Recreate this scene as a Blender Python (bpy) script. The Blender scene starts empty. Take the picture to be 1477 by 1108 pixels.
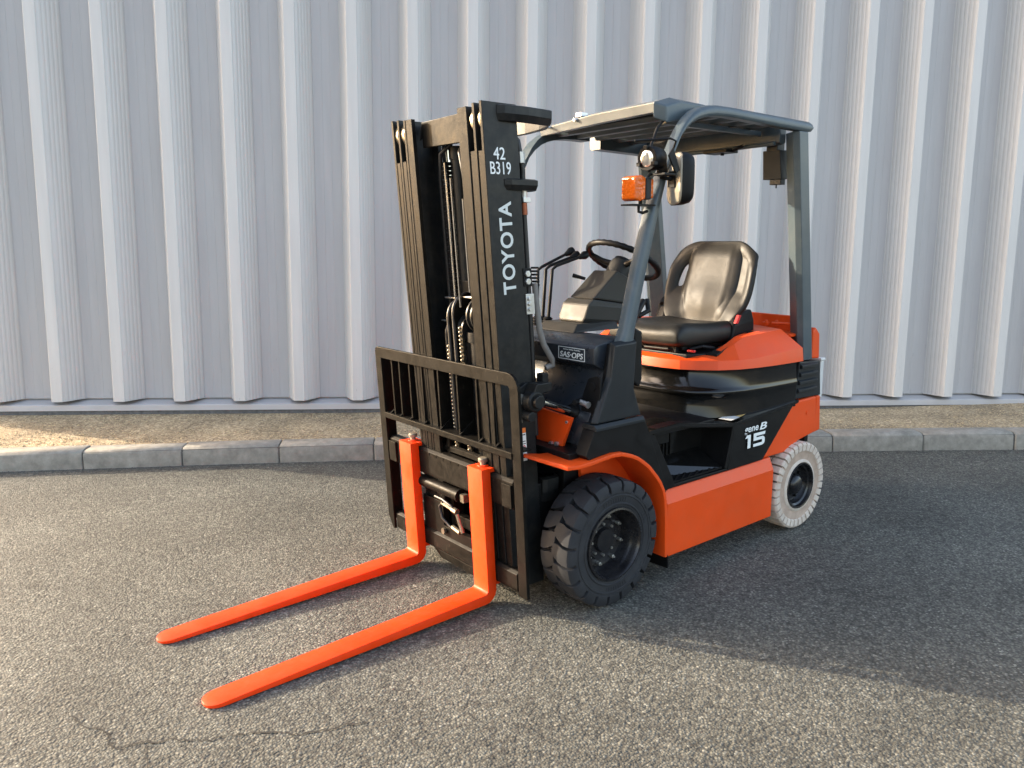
import bpy, bmesh, math, random
from mathutils import Vector, Matrix, Euler
random.seed(7)
R = math.radians
scene = bpy.context.scene
COL = scene.collection

# ------------------------------------------------------------------ camera
cam_d = bpy.data.cameras.new('camera')
cam = bpy.data.objects.new('camera', cam_d)
COL.objects.link(cam)
yaw, pitch, roll = R(231.171), R(-10.512), R(-0.439)
fw = Vector((math.cos(yaw) * math.cos(pitch), math.sin(yaw) * math.cos(pitch), math.sin(pitch)))
rt = fw.cross(Vector((0, 0, 1))).normalized()
up_ = rt.cross(fw)
r2 = rt * math.cos(roll) + up_ * math.sin(roll)
u2 = -rt * math.sin(roll) + up_ * math.cos(roll)
cam.matrix_world = Matrix(((r2.x, u2.x, -fw.x, 2.1651), (r2.y, u2.y, -fw.y, 2.57),
                           (r2.z, u2.z, -fw.z, 1.4646), (0, 0, 0, 1)))
cam_d.sensor_width = 36
cam_d.lens = 36 * 1122.485 / 1477
cam_d.clip_start = 0.05
cam_d.clip_end = 600
scene.camera = cam

# ------------------------------------------------------------------ light
SUN = Vector((0.537, -0.843, 0)).normalized()
EL = R(17.5)
to_sun = Vector((SUN.x * math.cos(EL), SUN.y * math.cos(EL), math.sin(EL)))
world = bpy.data.worlds.new('World')
scene.world = world
world.use_nodes = True
wn = world.node_tree
wn.nodes.clear()
sky = wn.nodes.new('ShaderNodeTexSky')
sky.sky_type = 'NISHITA'
sky.sun_disc = False
sky.sun_elevation = EL
sky.sun_rotation = math.atan2(to_sun.x, to_sun.y)
sky.air_density = 1.0
sky.dust_density = 3.0
sky.ozone_density = 0.6
bg = wn.nodes.new('ShaderNodeBackground')
bg.inputs['Strength'].default_value = 0.15
wo = wn.nodes.new('ShaderNodeOutputWorld')
tint = wn.nodes.new('ShaderNodeVectorMath'); tint.operation = 'MULTIPLY'
tint.inputs[1].default_value = (0.99, 0.89, 0.83)      # camera white balance leans warm
wn.links.new(sky.outputs[0], tint.inputs[0])
wn.links.new(tint.outputs[0], bg.inputs[0])
wn.links.new(bg.outputs[0], wo.inputs[0])
sun_d = bpy.data.lights.new('sun', 'SUN')
sun_d.energy = 2.0
sun_d.angle = R(0.6)
sun_d.color = (1.0, 0.86, 0.66)
sun = bpy.data.objects.new('sun', sun_d)
sun.rotation_euler = (-to_sun).to_track_quat('-Z', 'Y').to_euler()
COL.objects.link(sun)
scene.view_settings.view_transform = 'Standard'
scene.view_settings.look = 'None'
scene.view_settings.gamma = 1
scene.view_settings.use_curve_mapping = False
scene.view_settings.exposure = 2.42
try:
    scene.cycles.max_bounces = 8
except Exception:
    pass

# ------------------------------------------------------------------ materials
def nodes_of(name):
    m = bpy.data.materials.new(name)
    m.use_nodes = True
    nt = m.node_tree
    return m, nt, nt.nodes['Principled BSDF']

def mat(name, col, rough=0.5, metal=0.0, var=0.0, scale=12, rvar=0.0, bump=0.0, bscale=200, coat=0.0,
        dust=0.0, dustcol=(0.30, 0.26, 0.20), dscale=25, spec=0.5, scratch=0.0, scratchcol=(0.3, 0.28, 0.25)):
    m, nt, p = nodes_of(name)
    L = nt.links.new
    p.inputs['Base Color'].default_value = (*col, 1)
    p.inputs['Roughness'].default_value = rough
    p.inputs['Metallic'].default_value = metal
    p.inputs['Specular IOR Level'].default_value = spec
    if coat:
        p.inputs['Coat Weight'].default_value = coat
        p.inputs['Coat Roughness'].default_value = 0.08
    geo = nt.nodes.new('ShaderNodeNewGeometry')
    cur = None
    if var or rvar:
        n = nt.nodes.new('ShaderNodeTexNoise')
        n.inputs['Scale'].default_value = scale
        n.inputs['Detail'].default_value = 6
        n.inputs['Roughness'].default_value = 0.65
        L(geo.outputs['Position'], n.inputs['Vector'])
        if var:
            mr = nt.nodes.new('ShaderNodeMapRange')
            mr.inputs[1].default_value = 0.3; mr.inputs[2].default_value = 0.7
            mr.inputs[3].default_value = 1 - var; mr.inputs[4].default_value = 1 + var
            L(n.outputs[0], mr.inputs[0])
            mx = nt.nodes.new('ShaderNodeVectorMath'); mx.operation = 'SCALE'
            mx.inputs[0].default_value = col
            L(mr.outputs[0], mx.inputs['Scale'])
            cur = mx.outputs[0]
        if rvar:
            mr2 = nt.nodes.new('ShaderNodeMapRange')
            mr2.inputs[1].default_value = 0.3; mr2.inputs[2].default_value = 0.7
            mr2.inputs[3].default_value = max(0.02, rough - rvar); mr2.inputs[4].default_value = min(1, rough + rvar)
            L(n.outputs[0], mr2.inputs[0])
            L(mr2.outputs[0], p.inputs['Roughness'])
    def mask(sc, lo, hi, amt, detail=8, stretch=None):
        n2 = nt.nodes.new('ShaderNodeTexNoise')
        n2.inputs['Scale'].default_value = sc
        n2.inputs['Detail'].default_value = detail
        n2.inputs['Roughness'].default_value = 0.7
        if stretch:
            mp = nt.nodes.new('ShaderNodeMapping')
            mp.inputs['Scale'].default_value = stretch
            L(geo.outputs['Position'], mp.inputs[0]); L(mp.outputs[0], n2.inputs['Vector'])
        else:
            L(geo.outputs['Position'], n2.inputs['Vector'])
        mr3 = nt.nodes.new('ShaderNodeMapRange')
        mr3.inputs[1].default_value = lo; mr3.inputs[2].default_value = hi
        mr3.inputs[3].default_value = 0; mr3.inputs[4].default_value = amt
        L(n2.outputs[0], mr3.inputs[0])
        return mr3.outputs[0]
    def over(fac, c2):
        nonlocal cur
        mx = nt.nodes.new('ShaderNodeMix'); mx.data_type = 'RGBA'
        L(fac, mx.inputs['Factor'])
        if cur is None:
            mx.inputs['A'].default_value = (*col, 1)
        else:
            L(cur, mx.inputs['A'])
        mx.inputs['B'].default_value = (*c2, 1)
        cur = mx.outputs['Result']
    if scratch:
        over(mask(70, 0.60, 0.68, scratch, 9, (1, 1, 0.35)), scratchcol)
    if dust:
        over(mask(dscale, 0.42, 0.8, dust), dustcol)
    if cur is not None:
        L(cur, p.inputs['Base Color'])
    if bump:
        nb = nt.nodes.new('ShaderNodeTexNoise')
        nb.inputs['Scale'].default_value = bscale
        nb.inputs['Detail'].default_value = 3
        L(geo.outputs['Position'], nb.inputs['Vector'])
        b = nt.nodes.new('ShaderNodeBump')
        b.inputs['Strength'].default_value = bump
        b.inputs['Distance'].default_value = 0.002
        L(nb.outputs[0], b.inputs['Height'])
        L(b.outputs[0], p.inputs['Normal'])
    return m

M = {}
M['orange'] = mat('orange_paint', (0.76, 0.072, 0.006), 0.42, spec=0.32, var=0.06, scale=5, rvar=0.08, bump=0.05, bscale=260, dust=0.10, dustcol=(0.36, 0.2, 0.12), dscale=9)
M['orange_fork'] = mat('orange_fork_paint', (0.82, 0.046, 0.001), 0.50, spec=0.25, var=0.08, scale=8, rvar=0.12, bump=0.10, bscale=120, dust=0.06)
M['slate'] = mat('slate_paint', (0.055, 0.078, 0.092), 0.36, var=0.08, scale=7, rvar=0.06, bump=0.06, bscale=300, dust=0.12, dscale=14)
M['slate_dark'] = mat('charcoal_plastic', (0.012, 0.015, 0.018), 0.46, var=0.1, scale=9, rvar=0.08, bump=0.12, bscale=500, dust=0.05, dustcol=(0.10, 0.095, 0.085), spec=0.28)
M['mast_black'] = mat('black_mast_paint', (0.0075, 0.0085, 0.0095), 0.42, spec=0.28, var=0.2, scale=10, rvar=0.1, bump=0.06, bscale=200, dust=0.06)
M['worn'] = mat('worn_greasy_steel', (0.008, 0.0073, 0.0063), 0.48, var=0.4, scale=30, rvar=0.12, bump=0.25, bscale=160, dust=0.2, dustcol=(0.026, 0.023, 0.018), dscale=60, scratch=0.4, scratchcol=(0.085, 0.075, 0.056), spec=0.07)
M['frame_black'] = mat('scuffed_black_frame_paint', (0.006, 0.0056, 0.005), 0.46, var=0.25, scale=20, rvar=0.12, bump=0.15, bscale=150, dust=0.2, dustcol=(0.030, 0.026, 0.019), dscale=30, scratch=0.35, scratchcol=(0.075, 0.066, 0.05), spec=0.08)
M['black'] = mat('matt_black', (0.0055, 0.0055, 0.006), 0.48, var=0.2, rvar=0.1, dust=0.05, dustcol=(0.035, 0.032, 0.028), spec=0.2)
M['gloss'] = mat('gloss_black_plastic', (0.006, 0.006, 0.006), 0.13, var=0.1, rvar=0.05, scale=6, dust=0.02)
M['dash'] = mat('navy_black_dash_plastic', (0.017, 0.022, 0.030), 0.30, var=0.15, scale=8, rvar=0.08, bump=0.05, bscale=400, dust=0.06)
M['cover'] = mat('dark_grey_column_plastic', (0.030, 0.029, 0.026), 0.46, spec=0.22, var=0.1, scale=12, rvar=0.06, bump=0.10, bscale=600)
M['vinyl'] = mat('black_seat_vinyl', (0.015, 0.0145, 0.013), 0.46, spec=0.30, var=0.15, scale=15, rvar=0.07, bump=0.22, bscale=700, dust=0.08, dustcol=(0.10, 0.09, 0.07))
M['tyre'] = mat('black_tyre_rubber', (0.019, 0.020, 0.023), 0.72, spec=0.35, var=0.25, scale=25, rvar=0.1, bump=0.25, bscale=180, dust=0.30, dustcol=(0.060, 0.060, 0.064), dscale=14)
M['tyre_white'] = mat('white_tyre_rubber', (0.60, 0.52, 0.44), 0.75, var=0.10, scale=14, bump=0.25, bscale=160, dust=0.6, dustcol=(0.34, 0.25, 0.18), dscale=20)
M['tyre_white_side'] = mat('stained_white_tyre_sidewall', (0.44, 0.33, 0.255), 0.75, var=0.15, scale=20, bump=0.3, bscale=160, dust=0.6, dustcol=(0.26, 0.18, 0.13), dscale=22)
M['tread_dirt'] = mat('dirty_tread', (0.10, 0.095, 0.09), 0.85, var=0.3, scale=40, bump=0.3)
M['rim'] = mat('black_rim_paint', (0.010, 0.010, 0.012), 0.25, var=0.2, rvar=0.08, dust=0.05)
M['bolt'] = mat('bright_bolt_steel', (0.55, 0.53, 0.48), 0.30, metal=0.9, var=0.2, scale=80)
M['chrome'] = mat('chrome_rod', (0.72, 0.71, 0.69), 0.14, metal=1.0, rvar=0.05)
M['zinc'] = mat('zinc_plate', (0.55, 0.55, 0.54), 0.38, metal=0.85, var=0.15, scale=40, rvar=0.1)
M['roller'] = mat('greasy_roller_steel', (0.50, 0.42, 0.28), 0.40, metal=0.55, var=0.15, scale=40)
M['chain'] = mat('oily_chain_steel', (0.11, 0.095, 0.07), 0.38, metal=0.7, var=0.3, scale=60)
M['fitting'] = mat('dull_hydraulic_fitting', (0.20, 0.18, 0.14), 0.35, metal=0.7, var=0.25, scale=60)
M['pin'] = mat('polished_pin_steel', (0.42, 0.38, 0.30), 0.36, metal=0.85)
M['hose'] = mat('black_rubber_hose', (0.012, 0.012, 0.013), 0.42, rvar=0.08, bump=0.1)
M['grey_hose'] = mat('grey_sleeved_hose', (0.17, 0.16, 0.15), 0.55, var=0.15, scale=50, bump=0.2, bscale=500)
M['white'] = mat('white_lettering', (0.80, 0.82, 0.80), 0.5)
M['silver'] = mat('silver_lettering', (0.60, 0.63, 0.62), 0.42, metal=0.1)
M['label'] = mat('white_sticker', (0.74, 0.72, 0.68), 0.45, var=0.05)
M['yellow'] = mat('yellow_sticker', (0.72, 0.47, 0.16), 0.45, var=0.05)
M['orange_label'] = mat('orange_sticker', (0.75, 0.18, 0.03), 0.45)
M['red'] = mat('red_plastic', (0.62, 0.03, 0.03), 0.35)
M['lens_clear'] = mat('clear_lamp_lens', (0.82, 0.80, 0.72), 0.12, metal=0.7)
M['mirror'] = mat('mirror_housing_cream', (0.30, 0.27, 0.21), 0.35)
M['mirror_glass'] = mat('mirror_glass', (0.85, 0.85, 0.85), 0.03, metal=1.0)
M['poly'] = mat('weathered_roof_panel', (0.14, 0.15, 0.15), 0.35, var=0.15, scale=9, rvar=0.1)
M['pale'] = mat('pale_grey_fitting', (0.62, 0.62, 0.60), 0.4)
M['grease_knob'] = mat('grey_pin_knob', (0.26, 0.23, 0.18), 0.5, metal=0.5, var=0.3, scale=60)
M['roof'] = mat('building_roof_sheet', (0.5, 0.5, 0.5), 0.6)
M['concrete'] = mat('dark_footing_concrete', (0.13, 0.13, 0.13), 0.9, var=0.35, scale=30, bump=0.6, bscale=90)
M['mortar'] = mat('kerb_joint_mortar', (0.11, 0.105, 0.095), 0.95, var=0.3, scale=60)

# amber lens
m, nt, p = nodes_of('amber_lens')
p.inputs['Base Color'].default_value = (0.80, 0.15, 0.008, 1)
p.inputs['Roughness'].default_value = 0.15
p.inputs['Transmission Weight'].default_value = 0.25
vo = nt.nodes.new('ShaderNodeTexVoronoi'); vo.inputs['Scale'].default_value = 90
gg = nt.nodes.new('ShaderNodeNewGeometry'); nt.links.new(gg.outputs['Position'], vo.inputs['Vector'])
bb = nt.nodes.new('ShaderNodeBump'); bb.inputs['Strength'].default_value = 0.5; bb.inputs['Distance'].default_value = 0.003
nt.links.new(vo.outputs['Distance'], bb.inputs['Height']); nt.links.new(bb.outputs[0], p.inputs['Normal'])
M['amber'] = m

# asphalt: exposed aggregate in dark binder
def asphalt():
    m, nt, p = nodes_of('asphalt_aggregate')
    L = nt.links.new
    N = nt.nodes.new
    geo = N('ShaderNodeNewGeometry')
    v = N('ShaderNodeTexVoronoi'); v.inputs['Scale'].default_value = 116; v.inputs['Randomness'].default_value = 1
    L(geo.outputs['Position'], v.inputs['Vector'])
    v2 = N('ShaderNodeTexVoronoi'); v2.inputs['Scale'].default_value = 55
    L(geo.outputs['Position'], v2.inputs['Vector'])
    sep = N('ShaderNodeSeparateColor'); L(v.outputs['Color'], sep.inputs[0])
    ramp = N('ShaderNodeValToRGB')
    e = ramp.color_ramp.elements
    e[0].position = 0.0; e[0].color = (0.054, 0.055, 0.047, 1)
    e[1].position = 1.0; e[1].color = (0.255, 0.255, 0.218, 1)
    for pos, c in ((0.35, (0.096, 0.097, 0.083)), (0.7, (0.138, 0.138, 0.116)), (0.93, (0.175, 0.175, 0.148))):
        x = e.new(pos); x.color = (*c, 1)
    L(sep.outputs[0], ramp.inputs[0])
    # binder between stones
    dr = N('ShaderNodeMapRange'); dr.inputs[1].default_value = 0.35; dr.inputs[2].default_value = 0.75
    dr.inputs[3].default_value = 0; dr.inputs[4].default_value = 0.62
    L(v.outputs['Distance'], dr.inputs[0])
    mx = N('ShaderNodeMix'); mx.data_type = 'RGBA'
    L(dr.outputs[0], mx.inputs['Factor']); L(ramp.outputs[0], mx.inputs['A'])
    mx.inputs['B'].default_value = (0.036, 0.035, 0.033, 1)
    # big patches of wear
    n = N('ShaderNodeTexNoise'); n.inputs['Scale'].default_value = 1.3; n.inputs['Detail'].default_value = 7
    L(geo.outputs['Position'], n.inputs['Vector'])
    mr = N('ShaderNodeMapRange'); mr.inputs[1].default_value = 0.3; mr.inputs[2].default_value = 0.7
    mr.inputs[3].default_value = 0.72; mr.inputs[4].default_value = 1.22
    L(n.outputs[0], mr.inputs[0])
    n3 = N('ShaderNodeTexNoise'); n3.inputs['Scale'].default_value = 22; n3.inputs['Detail'].default_value = 4
    L(geo.outputs['Position'], n3.inputs['Vector'])
    mr3 = N('ShaderNodeMapRange'); mr3.inputs[1].default_value = 0.3; mr3.inputs[2].default_value = 0.7
    mr3.inputs[3].default_value = 0.8; mr3.inputs[4].default_value = 1.2
    L(n3.outputs[0], mr3.inputs[0])
    mul = N('ShaderNodeMath'); mul.operation = 'MULTIPLY'; L(mr.outputs[0], mul.inputs[0]); L(mr3.outputs[0], mul.inputs[1])
    ns = N('ShaderNodeTexNoise'); ns.inputs['Scale'].default_value = 3.1; ns.inputs['Detail'].default_value = 3
    L(geo.outputs['Position'], ns.inputs['Vector'])
    ms = N('ShaderNodeMapRange'); ms.inputs[1].default_value = 0.68; ms.inputs[2].default_value = 0.74
    ms.inputs[3].default_value = 1.0; ms.inputs[4].default_value = 0.62
    L(ns.outputs[0], ms.inputs[0])
    mul2 = N('ShaderNodeMath'); mul2.operation = 'MULTIPLY'; L(mul.outputs[0], mul2.inputs[0]); L(ms.outputs[0], mul2.inputs[1]); mul = mul2
    sc = N('ShaderNodeVectorMath'); sc.operation = 'SCALE'
    L(mx.outputs['Result'], sc.inputs[0]); L(mul.outputs[0], sc.inputs['Scale'])
    L(sc.outputs[0], p.inputs['Base Color'])
    p.inputs['Roughness'].default_value = 0.82
    p.inputs['Specular IOR Level'].default_value = 0.35
    # height: rounded stones
    inv = N('ShaderNodeMath'); inv.operation = 'MULTIPLY_ADD'
    L(v.outputs['Distance'], inv.inputs[0]); inv.inputs[1].default_value = -1.0
    L(sep.outputs[1], inv.inputs[2])
    inv2 = N('ShaderNodeMath'); inv2.operation = 'MULTIPLY_ADD'
    L(v2.outputs['Distance'], inv2.inputs[0]); inv2.inputs[1].default_value = -0.8; L(inv.outputs[0], inv2.inputs[2])
    b = N('ShaderNodeBump'); b.inputs['Strength'].default_value = 0.62; b.inputs['Distance'].default_value = 0.0045
    L(inv2.outputs[0], b.inputs['Height']); L(b.outputs[0], p.inputs['Normal'])
    return m
M['asphalt'] = asphalt()

def gravelly(name, c0, c1, c2, scale, bumpd):
    m, nt, p = nodes_of(name)
    L = nt.links.new; N = nt.nodes.new
    geo = N('ShaderNodeNewGeometry')
    v = N('ShaderNodeTexVoronoi'); v.inputs['Scale'].default_value = scale
    L(geo.outputs['Position'], v.inputs['Vector'])
    sep = N('ShaderNodeSeparateColor'); L(v.outputs['Color'], sep.inputs[0])
    ramp = N('ShaderNodeValToRGB'); e = ramp.color_ramp.elements
    e[0].color = (*c0, 1); e[1].color = (*c2, 1); x = e.new(0.6); x.color = (*c1, 1)
    L(sep.outputs[0], ramp.inputs[0])
    n = N('ShaderNodeTexNoise'); n.inputs['Scale'].default_value = 2.5; n.inputs['Detail'].default_value = 6
    L(geo.outputs['Position'], n.inputs['Vector'])
    mr = N('ShaderNodeMapRange'); mr.inputs[1].default_value = 0.3; mr.inputs[2].default_value = 0.7
    mr.inputs[3].default_value = 0.7; mr.inputs[4].default_value = 1.25
    L(n.outputs[0], mr.inputs[0])
    sc = N('ShaderNodeVectorMath'); sc.operation = 'SCALE'
    L(ramp.outputs[0], sc.inputs[0]); L(mr.outputs[0], sc.inputs['Scale'])
    L(sc.outputs[0], p.inputs['Base Color'])
    p.inputs['Roughness'].default_value = 0.9
    b = N('ShaderNodeBump'); b.inputs['Strength'].default_value = 0.8; b.inputs['Distance'].default_value = bumpd
    b.invert = True
    L(v.outputs['Distance'], b.inputs['Height']); L(b.outputs[0], p.inputs['Normal'])
    return m
M['gravel'] = gravelly('gravel_sand', (0.20, 0.145, 0.085), (0.39, 0.295, 0.17), (0.60, 0.48, 0.31), 80, 0.006)
M['pebble'] = mat('gravel_pebble', (0.54, 0.42, 0.25), 0.85, var=0.35, scale=45)
M['grit'] = mat('loose_dark_grit', (0.10, 0.097, 0.09), 0.85, var=0.5, scale=60)
M['kerb'] = mat('kerb_concrete', (0.275, 0.258, 0.22), 0.88, var=0.30, scale=14, bump=0.8, bscale=170, dust=0.6, dustcol=(0.19, 0.175, 0.145), dscale=20, scratch=0.35, scratchcol=(0.44, 0.42, 0.38))

# painted cladding with faint streaks near the ground
def cladding(name, colr):
    m, nt, p = nodes_of(name)
    L = nt.links.new; N = nt.nodes.new
    geo = N('ShaderNodeNewGeometry')
    mp = N('ShaderNodeMapping'); mp.inputs['Scale'].default_value = (9, 9, 0.6)
    L(geo.outputs['Position'], mp.inputs[0])
    n = N('ShaderNodeTexNoise'); n.inputs['Scale'].default_value = 2; n.inputs['Detail'].default_value = 8
    L(mp.outputs[0], n.inputs['Vector'])
    mr = N('ShaderNodeMapRange'); mr.inputs[1].default_value = 0.3; mr.inputs[2].default_value = 0.75
    mr.inputs[3].default_value = 0.95; mr.inputs[4].default_value = 1.04
    L(n.outputs[0], mr.inputs[0])
    sc = N('ShaderNodeVectorMath'); sc.operation = 'SCALE'
    sc.inputs[0].default_value = colr
    L(mr.outputs[0], sc.inputs['Scale'])
    # specks and runs low down
    mp2 = N('ShaderNodeMapping'); mp2.inputs['Scale'].default_value = (30, 30, 6)
    L(geo.outputs['Position'], mp2.inputs[0])
    n2 = N('ShaderNodeTexNoise'); n2.inputs['Scale'].default_value = 2; n2.inputs['Detail'].default_value = 6; n2.inputs['Roughness'].default_value = 0.75
    L(mp2.outputs[0], n2.inputs['Vector'])
    mr2 = N('ShaderNodeMapRange'); mr2.inputs[1].default_value = 0.62; mr2.inputs[2].default_value = 0.72
    L(n2.outputs[0], mr2.inputs[0])
    sx = N('ShaderNodeSeparateXYZ'); L(geo.outputs['Position'], sx.inputs[0])
    mh = N('ShaderNodeMapRange'); mh.inputs[1].default_value = 0.2; mh.inputs[2].default_value = 1.2
    mh.inputs[3].default_value = 0.55; mh.inputs[4].default_value = 0.05
    L(sx.outputs[2], mh.inputs[0])
    ml = N('ShaderNodeMath'); ml.operation = 'MULTIPLY'; L(mr2.outputs[0], ml.inputs[0]); L(mh.outputs[0], ml.inputs[1])
    mx = N('ShaderNodeMix'); mx.data_type = 'RGBA'
    L(ml.outputs[0], mx.inputs['Factor']); L(sc.outputs[0], mx.inputs['A']); mx.inputs['B'].default_value = (0.20, 0.19, 0.19, 1)
    L(mx.outputs['Result'], p.inputs['Base Color'])
    p.inputs['Roughness'].default_value = 0.42
    nb = N('ShaderNodeTexNoise'); nb.inputs['Scale'].default_value = 3.5
    mp3 = N('ShaderNodeMapping'); mp3.inputs['Scale'].default_value = (1, 1, 0.25)
    L(geo.outputs['Position'], mp3.inputs[0]); L(mp3.outputs[0], nb.inputs['Vector'])
    b = N('ShaderNodeBump'); b.inputs['Strength'].default_value = 0.05; b.inputs['Distance'].default_value = 0.02
    L(nb.outputs[0], b.inputs['Height']); L(b.outputs[0], p.inputs['Normal'])
    return m
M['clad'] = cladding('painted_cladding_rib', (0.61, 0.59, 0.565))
M['clad_pan'] = cladding('shaded_cladding_pan', (0.505, 0.485, 0.48))  # same sheet as the ribs; recess shade put into a darker colour
M['flash'] = mat('flashing_paint', (0.54, 0.52, 0.515), 0.45, var=0.08, scale=9, dust=0.25, dustcol=(0.30, 0.29, 0.29), dscale=18)

# ------------------------------------------------------------------ mesh helpers
class MB:
    def __init__(s):
        s.bm = bmesh.new(); s.mi = 0
    def mat(s, i):
        s.mi = i; return s
    def face(s, vs):
        try:
            f = s.bm.faces.new(vs)
        except ValueError:
            return None
        f.material_index = s.mi
        return f
    def loft(s, secs, closed=True, cap=True):
        """secs: list of rings of points"""
        rings = [[s.bm.verts.new(p) for p in r] for r in secs]
        n = len(rings[0])
        for a, b in zip(rings, rings[1:]):
            for i in range(n if closed else n - 1):
                j = (i + 1) % n
                s.face((a[i], a[j], b[j], b[i]))
        if cap:
            s.face(rings[0][::-1]); s.face(rings[-1])
        return s
    def box(s, x0, x1, y0, y1, z0, z1):
        return s.loft([[(x0, y0, z0), (x1, y0, z0), (x1, y1, z0), (x0, y1, z0)],
                       [(x0, y0, z1), (x1, y0, z1), (x1, y1, z1), (x0, y1, z1)]])
    def prism(s, poly, y0, y1):          # polygon in x,z pushed along y
        return s.loft([[(x, y0, z) for x, z in poly], [(x, y1, z) for x, z in poly]])
    def prism_xy(s, poly, z0, z1):
        return s.loft([[(x, y, z0) for x, y in poly], [(x, y, z1) for x, y in poly]])
    def prism_yz(s, poly, x0, x1):
        return s.loft([[(x0, y, z) for y, z in poly], [(x1, y, z) for y, z in poly]])
    def tube(s, path, r, n=10, cap=True):
        path = [Vector(p) for p in path]
        rs = r if isinstance(r, (list, tuple)) else [r] * len(path)
        rings = []
        t0 = (path[1] - path[0]).normalized()
        ref = Vector((0, 0, 1)) if abs(t0.z) < 0.9 else Vector((1, 0, 0))
        nrm = t0.cross(ref).normalized()
        for i, pt in enumerate(path):
            if i == 0: t = path[1] - pt
            elif i == len(path) - 1: t = pt - path[i - 1]
            else: t = (path[i + 1] - path[i - 1])
            t.normalize()
            nrm = (nrm - t * nrm.dot(t)).normalized()
            b = t.cross(nrm)
            rings.append([pt + (nrm * math.cos(2 * math.pi * k / n) + b * math.sin(2 * math.pi * k / n)) * rs[i] for k in range(n)])
        return s.loft(rings, True, cap)
    def cyl(s, p0, p1, r, n=16):
        return s.tube([p0, p1], r, n)
    def lathe(s, prof, c, n=48, axis='y', cap=False):
        """prof: list of (axial, radius)"""
        rings = []
        for a, r in prof:
            ring = []
            for k in range(n):
                t = 2 * math.pi * k / n
                if axis == 'y': ring.append((c[0] + r * math.cos(t), c[1] + a, c[2] + r * math.sin(t)))
                elif axis == 'x': ring.append((c[0] + a, c[1] + r * math.cos(t), c[2] + r * math.sin(t)))
                else: ring.append((c[0] + r * math.cos(t), c[1] + r * math.sin(t), c[2] + a))
            rings.append(ring)
        return s.loft(rings, True, cap)
    def sphere(s, c, r, n=10):
        prof = []
        for i in range(n + 1):
            t = math.pi * i / n
            prof.append((-r * math.cos(t), max(r * math.sin(t), 1e-4)))
        return s.lathe(prof, c, n * 2, 'z', True)
    def map(s, fn):
        for v in s.bm.verts:
            v.co = Vector(fn(v.co))
        return s
    def xform(s, mtx):
        bmesh.ops.transform(s.bm, matrix=mtx, verts=s.bm.verts)
        return s
    def obj(s, name, mats, parent=None, bevel=0.0, seg=2, smooth=None, kind=None, label=None):
        bm = s.bm
        bmesh.ops.remove_doubles(bm, verts=bm.verts, dist=1e-6)
        bmesh.ops.recalc_face_normals(bm, faces=bm.faces)
        if bevel:
            es = [e for e in bm.edges if len(e.link_faces) == 2 and e.calc_face_angle(0) > R(28)]
            if es:
                bmesh.ops.bevel(bm, geom=es, offset=bevel, segments=seg, profile=0.6, affect='EDGES', clamp_overlap=True)
        me = bpy.data.meshes.new(name)
        bm.to_mesh(me); bm.free()
        if not isinstance(mats, (list, tuple)): mats = [mats]
        for m in mats: me.materials.append(M[m] if isinstance(m, str) else m)
        if smooth is not None:
            me.polygons.foreach_set('use_smooth', [True] * len(me.polygons))
            me.set_sharp_from_angle(angle=R(smooth))
        o = bpy.data.objects.new(name, me)
        COL.objects.link(o)
        if parent: o.parent = parent
        if kind: o['kind'] = kind
        if label: o['label'] = label
        return o

def pieces(mb, name, mats, parent, **k):
    """link every separate piece of a builder mesh as an object of its own"""
    bm = mb.bm
    bm.verts.ensure_lookup_table()
    left = set(bm.verts); groups = []
    while left:
        st = [left.pop()]; isl = set(st)
        while st:
            v = st.pop()
            for e in v.link_edges:
                w = e.other_vert(v)
                if w not in isl:
                    isl.add(w); left.discard(w); st.append(w)
        lo = [min(v.co[i] for v in isl) - 0.0015 for i in range(3)]
        hi = [max(v.co[i] for v in isl) + 0.0015 for i in range(3)]
        groups.append([isl, lo, hi])
    merged = True
    while merged:
        merged = False
        for i in range(len(groups)):
            for j in range(i + 1, len(groups)):
                a, b = groups[i], groups[j]
                if all(a[1][q] <= b[2][q] and b[1][q] <= a[2][q] for q in range(3)):
                    a[0] |= b[0]
                    a[1] = [min(x, y) for x, y in zip(a[1], b[1])]; a[2] = [max(x, y) for x, y in zip(a[2], b[2])]
                    groups.pop(j); merged = True; break
            if merged: break
    out = []
    for isl, _, _ in groups:
        n = MB(); mp = {}
        for v in isl: mp[v] = n.bm.verts.new(v.co)
        for f in {f for v in isl for f in v.link_faces}:
            nf = n.bm.faces.new([mp[v] for v in f.verts]); nf.material_index = f.material_index
        out.append(n.obj(name, mats, parent, **k))
    bm.free()
    return out

def thing(name, label, cat, loc=(0, 0, 0), group=None):
    o = bpy.data.objects.new(name, None)
    COL.objects.link(o)
    o.location = loc
    o['label'] = label; o['category'] = cat
    if group: o['group'] = group
    return o

def dup(o, parent, mtx=None, name=None):
    c = o.copy(); COL.objects.link(c); c.parent = parent
    if mtx is not None: c.matrix_local = mtx
    return c

def smoothstep(a, b, x):
    t = min(1, max(0, (x - a) / (b - a)))
    return t * t * (3 - 2 * t)

def arc(cx, cz, r, a0, a1, n):
    return [(cx + r * math.cos(R(a0 + (a1 - a0) * i / n)), cz + r * math.sin(R(a0 + (a1 - a0) * i / n))) for i in range(n + 1)]

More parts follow.
